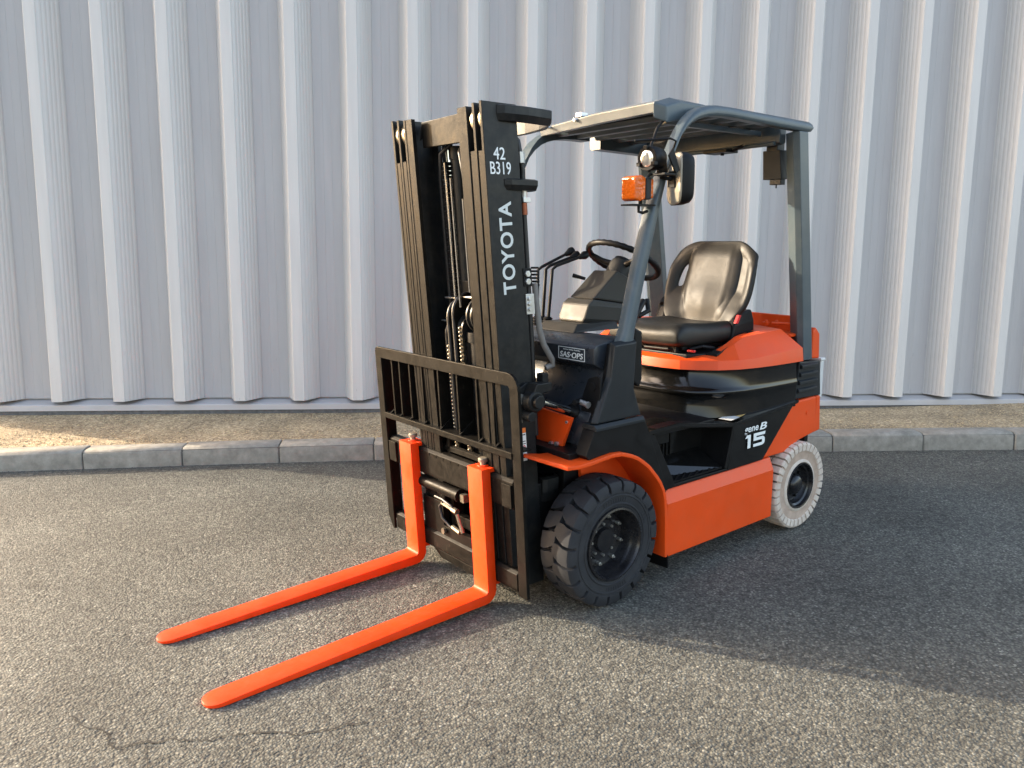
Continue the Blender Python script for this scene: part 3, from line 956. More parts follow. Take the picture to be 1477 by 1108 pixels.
# ---------------------------------------------------------------- battery hood
def half_ring(pts, z, s_all=True):
    """pts: left half plan outline from centre front to rear -> closed ring"""
    L_ = [(x, y, z if not callable(z) else z(x, y)) for x, y in pts]
    R_ = [(x, -y, q) for x, y, q in reversed(L_) if abs(y) > 1e-6]
    return L_ + R_
OUT = [(-0.640, 0.0), (-0.640, 0.12), (-0.643, 0.214), (-0.660, 0.295), (-0.700, 0.364), (-0.765, 0.430), (-0.858, 0.480), (-0.96, 0.505), (-1.086, 0.522), (-1.25, 0.532), (-1.306, 0.533), (-1.308, 0.30), (-1.308, 0.0)]
def inset(pts, d, dx=None):
    out = []
    for x, y in pts:
        k = max(0.0, (y - d) / y) if y > 0 else 1
        xx = x - d if x > -1.2 else x
        out.append((xx if x > -0.9 else x, y * k if y else 0))
    return out
# glossy body under the hood lip, waisted
gl = MB()
prof = [(0.868, 0.046), (0.860, 0.054), (0.845, 0.054), (0.815, 0.047), (0.785, 0.036), (0.772, 0.028), (0.766, 0.018), (0.758, 0.015), (0.750, 0.018), (0.742, 0.030), (0.72, 0.034), (0.69, 0.032), (0.640, 0.022)]
def vary(d):
    out = []
    for x, y in OUT:
        k = smoothstep(-0.88, -0.68, x)
        dd = 0.030 + (d - 0.030) * (0.25 + 0.75 * k)
        out.append(inset([(x, y)], dd)[0])
    return out
gl.loft([half_ring(vary(d), z) for z, d in prof])
gl.obj('battery_case', 'gloss', FL, smooth=50)
# hood
def ztop(x, y):
    return 0.925 + 0.082 * min(1, max(0, (-0.80 - x) / 0.16)) + 0.02 * min(1, max(0, (-0.96 - x) / 0.34))
def zcrease(x, y):
    return 0.912 + 0.022 * smoothstep(-0.9, -1.25, x)
CR = inset(OUT, 0.008)
TOP = []
for x, y in inset(OUT, 0.045):
    f_ = smoothstep(-0.8, -1.0, x)
    TOP.append((x if x > -1.25 else -1.24 if x > -1.31 and y > 0.4 else x, y * (1 - 0.09 * f_)))
LIP = [(x * 0.98 - 0.012 if x > -1.0 else x + 0.0, y * 0.90) for x, y in TOP]
INR = [(x - 0.05 if x > -1.0 else (x if x > -1.2 else x), y * 0.72) for x, y in TOP]
hd = MB()
hd.loft([half_ring(OUT, 0.870), half_ring(CR, zcrease), half_ring(TOP, ztop), half_ring(LIP, lambda x, y: ztop(x, y) + 0.002), half_ring(INR, lambda x, y: 0.918 + 0.10 * smoothstep(-1.0, -1.12, x))])
hood = hd.obj('battery_hood', 'orange', FL, bevel=0.004, smooth=14)
# black recess pan with seat rails
pn = MB()
pn.prism_xy([(-0.70, -0.26), (-0.70, 0.30), (-0.80, 0.345), (-0.93, 0.352), (-1.02, 0.345), (-1.08, 0.30), (-1.08, -0.30), (-0.9, -0.34)], 0.905, 0.936)
pn.obj('seat_pan', 'black', hood, bevel=0.006)
sp = MB()
sp.prism_xy([(-0.785, 0.345), (-0.80, 0.395), (-0.945, 0.402), (-1.12, 0.405), (-1.12, 0.345)], 0.925, 0.9355)
sp.map(lambda c: (c.x, c.y, c.z + 0.082 * smoothstep(-0.85, -1.0, c.x)))
sp.obj('hood_pad', 'black', hood, bevel=0.003)
rl = MB()
for y in (-0.16, 0.22):
    rl.box(-1.10, -0.70, y - 0.018, y + 0.018, 0.937, 0.965)
    rl.box(-1.06, -0.74, y - 0.010, y + 0.010, 0.966, 0.985)
rl.tube([(-0.74, 0.0, 0.95), (-0.69, 0.06, 0.95), (-0.69, 0.2, 0.952), (-0.78, 0.26, 0.955)], 0.008, 8)
rl.tube([(-0.76, 0.27, 0.952), (-0.80, 0.31, 0.965), (-0.88, 0.32, 0.95)], 0.009, 8)
rl.box(-0.83, -0.77, 0.05, 0.13, 0.937, 0.972)
pieces(rl, 'seat_rail', 'black', hood, bevel=0.003)
rk = MB(); rk.box(-0.735, -0.72, 0.285, 0.325, 0.945, 0.955)
rk.obj('seat_latch', 'red', hood, bevel=0.002)
# red upright at the rear of the hood
rw = MB()
rw.loft([[(-1.425, -0.46, 0.98), (-1.425, 0.43, 0.98), (-1.455, 0.43, 0.98), (-1.455, -0.46, 0.98)],
         [(-1.440, -0.44, 1.080), (-1.440, 0.42, 1.070), (-1.468, 0.42, 1.070), (-1.468, -0.44, 1.080)]])
rw.box(-1.4245, -1.30, -0.46, 0.46, 0.98, 0.995)
rw.obj('rear_cowl', 'orange', FL, bevel=0.005)
lt = MB()
for x, y in ((-1.33, 0.30), (-1.36, 0.34)):
    lt.box(x - 0.012, x + 0.012, y - 0.02, y + 0.012, 1.028, 1.042)
    lt.cyl((x, y, 1.04), (x, y, 1.052), 0.008, 10)
lt.tube([(-1.33, 0.33, 1.04), (-1.37, 0.39, 1.038), (-1.40, 0.42, 1.03)], 0.006, 8)
pieces(lt, 'hood_latch', 'orange', hood, bevel=0.002)

# ---------------------------------------------------------------- seat
seat_c = 0.062
def seat_back():
    mb = MB()
    NU, NV = 44, 36
    def hole(u, v):
        # two grab holes
        best = 9
        for cu in (-0.70, 0.70):
            if cu > 0: continue
            du, dv = (u - cu) / 0.125, (v - 0.60) / 0.155
            du += dv * 0.25 * (1 if cu > 0 else -1)
            best = min(best, (abs(du) ** 2.6 + abs(dv) ** 2.6) ** (1 / 2.6))
        return best
    def P(u, v):
        hw = 0.268 * (1 - 0.28 * max(0.0, 1 - v / 0.55) ** 2.2) - 0.012 * smoothstep(0.6, 1.0, v)
        cr = 1 - 0.17 * max(0.0, (abs(u) - 0.45) / 0.55) ** 2.4
        if abs(u) > 0.55: pass
        z = 1.025 + 0.415 * v * cr
        y = seat_c + hw * u * (1 - 0.10 * smoothstep(0.75, 1.0, v) * abs(u))
        x = -1.13 - 0.105 * v - 0.03 * smoothstep(0.8, 1, v)
        au = abs(u)
        x += (0.012 if u > 0 else 0.004) * math.exp(-((au - 0.52) / 0.08) ** 2) * smoothstep(0.0, 0.2, v) * smoothstep(1.0, 0.75, v)
        x += 0.036 * smoothstep(0.45, 1.0, au) * (1 - 0.35 * smoothstep(0.7, 1, v))
        x -= 0.016 * smoothstep(0.40, 0.50, au) * smoothstep(0.12, 0.3, v) * smoothstep(0.96, 0.82, v)
        x -= 0.016 * smoothstep(0.5, 0.62, au) * smoothstep(0.98, 0.84, au) * smoothstep(0.25, 0.42, v) * smoothstep(0.95, 0.8, v)
        x += 0.02 * math.exp(-((v - 0.28) / 0.2) ** 2) * (1 - au)
        x -= 0.012 * smoothstep(1.7, 1.0, hole(u, v))
        return Vector((x, y, z))
    grid = [[None] * (NV + 1) for _ in range(NU + 1)]
    uv = {}
    for i in range(NU + 1):
        for j in range(NV + 1):
            u, v = -1 + 2 * i / NU, j / NV
            h = hole(u, v)
            vt = mb.bm.verts.new(P(u, v)); grid[i][j] = vt; uv[vt] = (u, v)
    for i in range(NU):
        for j in range(NV):
            u, v = -1 + 2 * (i + .5) / NU, (j + .5) / NV
            if hole(u, v) < 1: continue
            mb.face((grid[i][j], grid[i + 1][j], grid[i + 1][j + 1], grid[i][j + 1]))
    loose = [v for v in mb.bm.verts if not v.link_faces]
    bmesh.ops.delete(mb.bm, geom=loose, context='VERTS')
    # pull hole rims onto clean ovals
    for vt in mb.bm.verts:
        if vt.is_boundary:
            u, v = uv.get(vt, (0, 0))
            if abs(abs(u) - 1) < 1e-6 or v < 1e-6 or v > 1 - 1e-6: continue
            cu = -0.70 if u < 0 else 0.70
            h = hole(u, v)
            if h > 0:
                nu, nv = -0.70 + (u + 0.70) / h, 0.60 + (v - 0.60) / h
                vt.co = P(nu, nv)
    o = mb.obj('backrest', 'vinyl', None, smooth=180)
    sm = o.modifiers.new('thickness', 'SOLIDIFY'); sm.thickness = 0.034; sm.offset = -1
    ss = o.modifiers.new('round', 'SUBSURF'); ss.levels = 1; ss.render_levels = 1
    return o
sb = seat_back()
seat = None
def cushion():
    mb = MB()
    secs = []
    xs = [(-0.655, 0.0), (-0.660, 0.35), (-0.675, 0.65), (-0.705, 0.88), (-0.76, 1.0), (-0.85, 1.0), (-0.95, 0.97), (-1.05, 0.95), (-1.13, 0.95), (-1.165, 0.85)]
    N = 22
    for x, k in xs:
        ring = []
        hw = 0.235 - 0.02 * (1 - k)
        zc, hh = 1.005, 0.012 + 0.040 * k
        for i in range(N):
            t = 2 * math.pi * i / N
            ct, st_ = math.cos(t), math.sin(t)
            y = seat_c + hw * math.copysign(abs(ct) ** 0.45, ct)
            z = zc + hh * math.copysign(abs(st_) ** 0.5, st_)
            if st_ > 0:
                au = abs(y - seat_c) / hw
                z += k * (0.018 * math.exp(-((au - 0.80) / 0.16) ** 2) - 0.012 * math.exp(-(au / 0.5) ** 2))
                z += 0.018 * smoothstep(-0.85, -0.70, x) * k - 0.0 * k
            ring.append((x, y, z))
        secs.append(ring)
    mb.loft(secs)
    o = mb.obj('seat', 'vinyl', FL, smooth=60)
    ss = o.modifiers.new('round', 'SUBSURF'); ss.levels = 1; ss.render_levels = 2
    return o
seat = cushion()
sb.parent = seat
sx = MB()
sx.loft([[(-1.03, 0.245, 0.955), (-1.21, 0.235, 0.955), (-1.21, 0.315, 0.955), (-1.03, 0.31, 0.955)],
         [(-1.06, 0.25, 1.05), (-1.21, 0.24, 1.06), (-1.21, 0.31, 1.06), (-1.05, 0.305, 1.045)],
         [(-1.10, 0.255, 1.10), (-1.20, 0.25, 1.115), (-1.20, 0.30, 1.115), (-1.10, 0.295, 1.10)]])
sx.loft([[(-1.03, -0.15, 0.955), (-1.21, -0.15, 0.955), (-1.21, -0.22, 0.955), (-1.03, -0.22, 0.955)],
         [(-1.10, -0.16, 1.11), (-1.20, -0.16, 1.12), (-1.20, -0.205, 1.12), (-1.10, -0.205, 1.11)]])
sx.box(-1.20, -0.72, -0.17, 0.26, 0.945, 0.975)
pieces(sx, 'seat_base', 'black', seat, bevel=0.012, seg=3)
bk = MB()
bk.loft([[(-1.05, 0.300, 1.055), (-1.05, 0.315, 1.055), (-1.07, 0.315, 1.052), (-1.07, 0.300, 1.052)],
         [(-1.075, 0.300, 1.095), (-1.075, 0.315, 1.095), (-1.095, 0.315, 1.092), (-1.095, 0.300, 1.092)]])
bk.obj('belt_buckle', 'red', seat, bevel=0.003)
hr = MB()
hr.tube([(-1.10, -0.215, 1.02), (-1.14, -0.225, 1.10), (-1.16, -0.22, 1.135), (-1.13, -0.21, 1.11)], 0.022, 10)
hr.obj('recliner_hinge', 'black', seat, smooth=60)
em = put_text('backrest_lettering', 'TOYOTA', 'vinyl', seat, (-1.224 + 0.022, seat_c - 0.060, 1.366), (0, 1, 0), (-0.27, 0, 0.96), 0.12, 0.024, bold=0.01, spacing=1.1)

# ---------------------------------------------------------------- dash and controls
d = MB()
dp = [(0.035, 1.058), (0.050, 1.045), (0.050, 0.985), (0.020, 0.970), (-0.010, 0.955), (0.0, 0.90), (0.060, 0.80), (0.09, 0.74), (0.09, 0.66), (-0.02, 0.66), (-0.10, 0.80), (-0.14, 1.0), (-0.20, 1.066), (-0.05, 1.074)]
d.prism(dp, -0.42, 0.4495)
dash = d.obj('dashboard', 'dash', FL, bevel=0.006, smooth=30)
dl = MB()
dl.prism([(-0.10, 0.745), (0.035, 0.745), (0.0, 0.955), (-0.02, 1.06), (-0.10, 1.06)], 0.450, 0.4815)
dl.obj('dashboard_end', 'black', dash, bevel=0.004)
op = MB()
op.prism_yz([(0.385, 0.745), (0.40, 0.86), (0.43, 0.93), (0.474, 0.945), (0.495, 0.94), (0.495, 0.745)], 0.052, 0.062)
op.cyl((0.060, 0.40, 0.838), (0.115, 0.41, 0.838), 0.012, 10)
op.cyl((0.060, 0.452, 0.90), (0.066, 0.452, 0.90), 0.02, 12)
op.obj('service_opening', 'black', dash, bevel=0.002)
nb = MB()
nb.cyl((0.085, 0.405, 0.838), (0.085, 0.452, 0.832), 0.011, 10)
nb.cyl((0.085, 0.452, 0.832), (0.085, 0.458, 0.831), 0.014, 8)
nb.obj('service_fitting', 'zinc', dash, smooth=40)
# badge on the dash
bg_ = MB()
X = 0.0515
y0, y1, z0, z1 = 0.246, 0.399, 0.990, 1.040
for a in ((y0, y1, z0, z0 + 0.0025), (y0, y1, z1 - 0.0025, z1), (y0, y0 + 0.0025, z0 + 0.0025, z1 - 0.0025), (y1 - 0.0025, y1, z0 + 0.0025, z1 - 0.0025)):
    bg_.box(X - 0.001, X, *a)
bgo = bg_.obj('dash_badge', 'white', dash)
put_text('badge_lettering', 'SAS\u00b7OPS', 'white', dash, (X - 0.0002, y0 + 0.010, z0 + 0.008), (0, 1, 0), (0, 0, 1), 0.133, 0.023, bold=0.012, shear=0.15)
put_text('badge_small_lettering', 'Active Safety Stability', 'white', dash, (X - 0.0004, y0 + 0.028, z1 - 0.013), (0, 1, 0), (0, 0, 1), 0.10, 0.006)
# column
cl = MB()
CY = 0.055
def csec(x0, z0, w0, th0, ang):
    # ring across y at a station: rectangle tilted
    ca, sa = math.cos(R(ang)), math.sin(R(ang))
    return [(x0, CY - w0, z0), (x0, CY + w0, z0), (x0 - th0 * sa, CY + w0 * 0.92, z0 - th0 * ca), (x0 - th0 * sa, CY - w0 * 0.92, z0 - th0 * ca)]
base = MB()
base.loft([[(-0.10, CY - 0.14, 1.072), (-0.10, CY + 0.12, 1.072), (-0.36, CY + 0.14, 1.072), (-0.36, CY - 0.15, 1.072)],
           [(-0.15, CY - 0.12, 1.105), (-0.15, CY + 0.09, 1.105), (-0.36, CY + 0.12, 1.105), (-0.36, CY - 0.12, 1.105)]])
bco = base.obj('column_base', 'cover', FL, bevel=0.006)
lowc = MB()
lowc.loft([[(-0.195, CY - 0.075, 1.1065), (-0.195, CY + 0.075, 1.1065), (-0.42, CY + 0.09, 1.085), (-0.42, CY - 0.09, 1.085)],
           [(-0.20, CY - 0.085, 1.125), (-0.20, CY + 0.085, 1.125), (-0.43, CY + 0.095, 1.10), (-0.43, CY - 0.095, 1.10)],
           [(-0.225, CY - 0.085, 1.185), (-0.225, CY + 0.085, 1.185), (-0.46, CY + 0.095, 1.15), (-0.46, CY - 0.095, 1.15)],
           [(-0.255, CY - 0.082, 1.205), (-0.255, CY + 0.082, 1.205), (-0.48, CY + 0.09, 1.17), (-0.48, CY - 0.09, 1.17)]])
lowc.obj('column_lower_cover', 'cover', bco, bevel=0.008)
upc = MB()
upc.loft([[(-0.258, CY - 0.078, 1.206), (-0.258, CY + 0.078, 1.206), (-0.475, CY + 0.085, 1.172), (-0.475, CY - 0.085, 1.172)],
          [(-0.41, CY - 0.075, 1.325), (-0.41, CY + 0.075, 1.325), (-0.545, CY + 0.08, 1.262), (-0.545, CY - 0.08, 1.262)]])
upc.obj('column_upper_cover', 'cover', bco, bevel=0.010, seg=3)
wc = Vector((-0.525, CY, 1.365))      # wheel centre
axis = Vector((-0.50, 0, 0.866)).normalized()
bs = MB()
bs.tube([wc - axis * 0.095, wc - axis * 0.05, wc - axis * 0.03, wc - axis * 0.012], [0.058, 0.056, 0.054, 0.048], 24)
bs.obj('column_boss', 'cover', bco, smooth=40)
xa_ = Vector((0, 1, 0)); ya_ = axis.cross(xa_)
sw = MB()
RW = 0.170
rings = []
for i in range(64):
    t = 2 * math.pi * i / 64
    rad = xa_ * math.cos(t) + ya_ * math.sin(t)
    rr = 0.0135 * (1 + (0.10 if i % 2 else -0.06))
    rings.append([wc + rad * RW + (rad * math.cos(q) + axis * math.sin(q)) * rr for q in [2 * math.pi * k / 10 for k in range(10)]])
rings.append(rings[0])
sw.loft(rings, True, False)
swo = sw.obj('steering_wheel', 'black', FL, smooth=60)
sp_ = MB()
for t in (R(200), R(340), R(90)):
    rad = xa_ * math.cos(t) + ya_ * math.sin(t)
    sp_.tube([wc - axis * 0.03 + rad * 0.03, wc - axis * 0.02 + rad * 0.10, wc + rad * RW], [0.017, 0.013, 0.011], 8)
sp_.tube([wc - axis * 0.03, wc + axis * 0.004], [0.05, 0.04], 20)
sp_.obj('wheel_hub', 'black', swo, smooth=50)
stalk = MB()
stalk.tube([(-0.36, CY - 0.08, 1.285), (-0.33, CY - 0.13, 1.300)], [0.007, 0.010], 8)
stalk.obj('stalk', 'black', bco, smooth=40)
ph = MB()
ph.tube([(-0.44, CY + 0.095, 1.14), (-0.50, CY + 0.13, 1.12), (-0.56, CY + 0.13, 1.14), (-0.57, CY + 0.11, 1.19)], 0.012, 8)
ph.obj('parking_handle', 'black', bco, smooth=60)
# levers
for k, (bx_, yb, bend, tip) in enumerate(((-0.185, -0.160, (-0.190, -0.160, 1.325), (-0.373, -0.150, 1.402)),
                                          (-0.190, -0.130, (-0.203, -0.120, 1.330), (-0.378, -0.120, 1.386)),
                                          (-0.195, -0.098, (-0.216, -0.090, 1.330), (-0.402, -0.088, 1.386)))):
    lv = MB()
    lv.tube([(bx_, yb, 1.075), ((bx_ + bend[0]) / 2, (yb + bend[1]) / 2, 1.20), bend,
             (bend[0] - 0.025, bend[1], bend[2] + 0.016), tip], [0.0075, 0.0075, 0.0075, 0.0075, 0.007], 8)
    lo_ = lv.obj('lever', 'black', FL, smooth=60)
    kn_ = MB()
    tv = Vector(tip); dv = (tv - Vector(bend)).normalized()
    kn_.tube([tv - dv * 0.02, tv - dv * 0.005, tv + dv * 0.012, tv + dv * 0.026, tv + dv * 0.032], [0.010, 0.014, 0.020, 0.018, 0.008], 14)
    kn_.obj('knob', 'black', lo_, smooth=60)
    gt_ = MB()
    gt_.lathe([(0, 0.030), (0.006, 0.024), (0.012, 0.028), (0.018, 0.022), (0.024, 0.026), (0.030, 0.020), (0.036, 0.023), (0.045, 0.010)], (bx_, yb, 1.073), 14, 'z', True)
    gt_.obj('gaiter', 'black', lo_, smooth=30)
# pod beside the left post
pd = MB()
pd.prism([(-0.135, 1.12), (-0.132, 0.90), (-0.170, 0.875), (-0.185, 0.91), (-0.180, 1.10)], 0.40, 0.49)
pdo = pd.obj('meter_pod', 'black', FL, bevel=0.008)
gp = MB()
gp.tube([(-0.16, 0.44, 1.11), (-0.20, 0.43, 1.16), (-0.26, 0.42, 1.215)], [0.014, 0.016, 0.013], 10)
gp.obj('direction_lever', 'black', FL, smooth=60)

# ---------------------------------------------------------------- overhead guard
def tube_sec(path, y0, y1):
    """rectangular rail from matched outer/inner side outlines in x,z with rounded outer side"""
    mb = MB()
    secs = []
    ys = min(y0, y1), max(y0, y1)
    for (xo, zo), (xi, zi) in path:
        ax, az = xi - xo, zi - zo
        def q(t, y): return (xo + ax * t, y, zo + az * t)
        w = y1 - y0
        secs.append([q(0.0, y0), q(0.0, y0 + w * 0.55), q(0.07, y0 + w * 0.80), q(0.22, y0 + w * 0.95), q(0.40, y1), q(0.72, y1), q(0.88, y0 + w * 0.97), q(1.0, y0 + w * 0.85), q(1.0, y0)])
    mb.loft(secs)
    return mb
GP = [((0.000, 1.040), (-0.118, 1.040)), ((-0.029, 1.115), (-0.128, 1.116)), ((-0.095, 1.364), (-0.184, 1.336)), ((-0.163, 1.571), (-0.230, 1.497)),
      ((-0.217, 1.690), (-0.258, 1.600)), ((-0.270, 1.781), (-0.295, 1.722)), ((-0.310, 1.845), (-0.330, 1.790)), ((-0.356, 1.902), (-0.366, 1.856)), ((-0.400, 1.940), (-0.402, 1.893)), ((-0.447, 1.968), (-0.442, 1.920)), ((-0.495, 1.986), (-0.480, 1.936)),
      ((-0.543, 1.997), (-0.525, 1.948)), ((-0.600, 2.003), (-0.590, 1.958)), ((-0.692, 2.004), (-0.690, 1.962)), ((-1.00, 2.000), (-1.00, 1.954)), ((-1.290, 1.996), (-1.290, 1.948)), ((-1.315, 1.990), (-1.310, 1.950)), ((-1.325, 1.975), (-1.320, 1.960))]
# keep a constant section: inner edge offset perpendicular
def constant(path, wfun):
    out = []
    for i, (o, _) in enumerate(path):
        a = path[max(0, i - 1)][0]; b = path[min(len(path) - 1, i + 1)][0]
        dx, dz = b[0] - a[0], b[1] - a[1]; l = math.hypot(dx, dz)
        nx, nz = -dz / l, dx / l
        if nx > 0: nx, nz = -nx, -nz
        if abs(nx) < 0.05 and nz > 0: nz = -nz
        w = wfun(i)
        out.append((o, (o[0] + nx * w, o[1] + nz * w)))
    return out
gpath = []
for i_, (o_, n_) in enumerate(GP):
    a_ = GP[max(0, i_ - 1)][0]; b_ = GP[min(len(GP) - 1, i_ + 1)][0]
    dx_, dz_ = b_[0] - a_[0], b_[1] - a_[1]
    k_ = (dz_ * dz_) / (dx_ * dx_ + dz_ * dz_) if i_ < 14 else 0
    gpath.append(((o_[0] - 0.047 * k_, o_[1]), n_))
og = tube_sec(gpath, 0.456, 0.503)
for v in og.bm.verts: pass
guard = og.obj('overhead_guard', 'slate', FL, smooth=40)
gr1 = tube_sec([p for p in gpath[:14]] + [((-0.772, 2.0035), (-0.772, 1.960))], -0.425, -0.503)
gr1.obj('right_front_rail', 'slate', guard, smooth=40)
gr2 = tube_sec([((-0.850, 2.002), (-0.850, 1.925)), ((-1.29, 1.996), (-1.29, 1.915)), ((-1.315, 1.985), (-1.31, 1.935))], -0.425, -0.503)
gr2.obj('right_rear_rail', 'slate', guard, smooth=40)
for s in (1, -1):
    rp = MB()
    secs = []
    for z in (0.862, 1.115, 1.5, 1.947):
        xf_ = -1.204 - (1.947 - z) * 0.1427; xr_ = -1.290 - (1.949 - z) * 0.146
        if z < 1.0: xf_, xr_ = -1.356, -1.448
        secs.append([(xf_, 0.470 * s, z), (xf_ - 0.010, 0.499 * s, z), (xr_ + 0.006, 0.500 * s, z), (xr_, 0.49 * s, z), (xr_, 0.41 * s, z), (xf_ - 0.045, 0.405 * s, z), (xf_ - 0.035, 0.42 * s, z)])
    rp.loft(secs)
    rp.obj('rear_post', 'slate', guard, bevel=0.003)
rbm = MB()
rbm.prism([(-1.21, 1.985), (-1.21, 1.905), (-1.235, 1.895), (-1.26, 1.905), (-1.26, 1.985)], -0.43, 0.40)
rbm.tube([(-1.20, -0.40, 1.902), (-1.205, 0.0, 1.898), (-1.20, 0.38, 1.902)], 0.011, 8)
rbm.obj('rear_crossbar', 'slate', guard, bevel=0.004)
cbm = MB()
cbm.loft([[(-0.345, 0.385, 1.965), (-0.330, 0.385, 2.000), (-0.400, 0.385, 2.022), (-0.42, 0.385, 1.975)],
          [(-0.385, 0.0, 1.965), (-0.370, 0.0, 2.004), (-0.440, 0.0, 2.026), (-0.46, 0.0, 1.975)],
          [(-0.440, -0.425, 1.960), (-0.430, -0.425, 1.992), (-0.480, -0.425, 2.012), (-0.50, -0.425, 1.970)]])
cbm.obj('front_crossbar', 'poly', guard, bevel=0.003)
ccn = MB()
ccn.loft([[(-0.330, 0.3855, 1.940), (-0.325, 0.3855, 2.004), (-0.42, 0.3855, 2.030), (-0.62, 0.3855, 2.022), (-0.62, 0.3855, 1.965)],
          [(-0.37, 0.4245, 1.92), (-0.36, 0.4245, 1.985), (-0.45, 0.4245, 2.012), (-0.62, 0.4245, 2.012), (-0.62, 0.4245, 1.965)]])
ccn.obj('roof_corner', 'slate', guard, bevel=0.008, seg=3)
hz = MB()
hz.box(-0.44, -0.40, -0.14, -0.10, 2.012, 2.030)
hz.cyl((-0.40, -0.12, 2.0), (-0.372, -0.12, 1.995), 0.009, 10)
for y in (0.17, -0.33):
    hz.cyl((-0.36, y, 1.985), (-0.375 - abs(min(y, 0)) * 0.14, y, 1.99), 0.006, 8)
pieces(hz, 'roof_hinge', 'zinc', guard, bevel=0.002)
# roof sheet and the cross bars under it
rs = MB()
rs.prism_xy([(-0.40, 0.384), (-1.20, 0.384), (-1.20, -0.424), (-0.48, -0.424)], 2.006, 2.012)
rs.obj('roof_panel', 'poly', guard)
for k in range(5):
    x = -0.56 - k * 0.135
    br = MB()
    br.loft([[(x + 0.028, y, 1.985), (x + 0.020, y, 1.998), (x - 0.020, y, 1.998), (x - 0.028, y, 1.985), (x - 0.018, y, 1.966), (x + 0.018, y, 1.966)] for y in (0.424, -0.424)])
    br.obj('roof_bar', 'slate', guard, bevel=0.004)
for y in (0.30,):
    sr_ = MB()
    sr_.box(-1.19, -0.50, y - 0.012, y + 0.012, 1.940, 1.962)
    sr_.obj('roof_stringer', 'slate', guard, bevel=0.003)
tr_ = MB()
tr_.box(-1.275, -1.235, 0.30, 0.40, 1.997, 2.012)
tr_.obj('rear_clip', 'slate', guard)
wl = MB()
wl.box(-1.225, -1.13, 0.02, 0.16, 1.878, 1.893)
wl.tube([(-1.18, 0.16, 1.885), (-1.17, 0.20, 1.895), (-1.18, 0.22, 1.905)], 0.008, 8)
wl.cyl((-1.18, 0.10, 1.868), (-1.18, 0.10, 1.88), 0.010, 8)
pieces(wl, 'roof_lamp_bracket', 'black', guard, bevel=0.003)
bx = MB()
bx.loft([[(-1.235, 0.295, 1.875), (-1.235, 0.385, 1.875), (-1.30, 0.39, 1.875), (-1.30, 0.295, 1.875)],
         [(-1.262, 0.285, 1.742), (-1.262, 0.385, 1.742), (-1.315, 0.385, 1.742), (-1.315, 0.29, 1.742)]])
bx.box(-1.30, -1.24, 0.31, 0.37, 1.875, 1.91)
bx.box(-1.305, -1.265, 0.32, 0.38, 1.716, 1.741)
bx.cyl((-1.285, 0.345, 1.70), (-1.285, 0.345, 1.716), 0.004, 6)
bx.obj('alarm_box', 'slate_dark', FL, bevel=0.005)

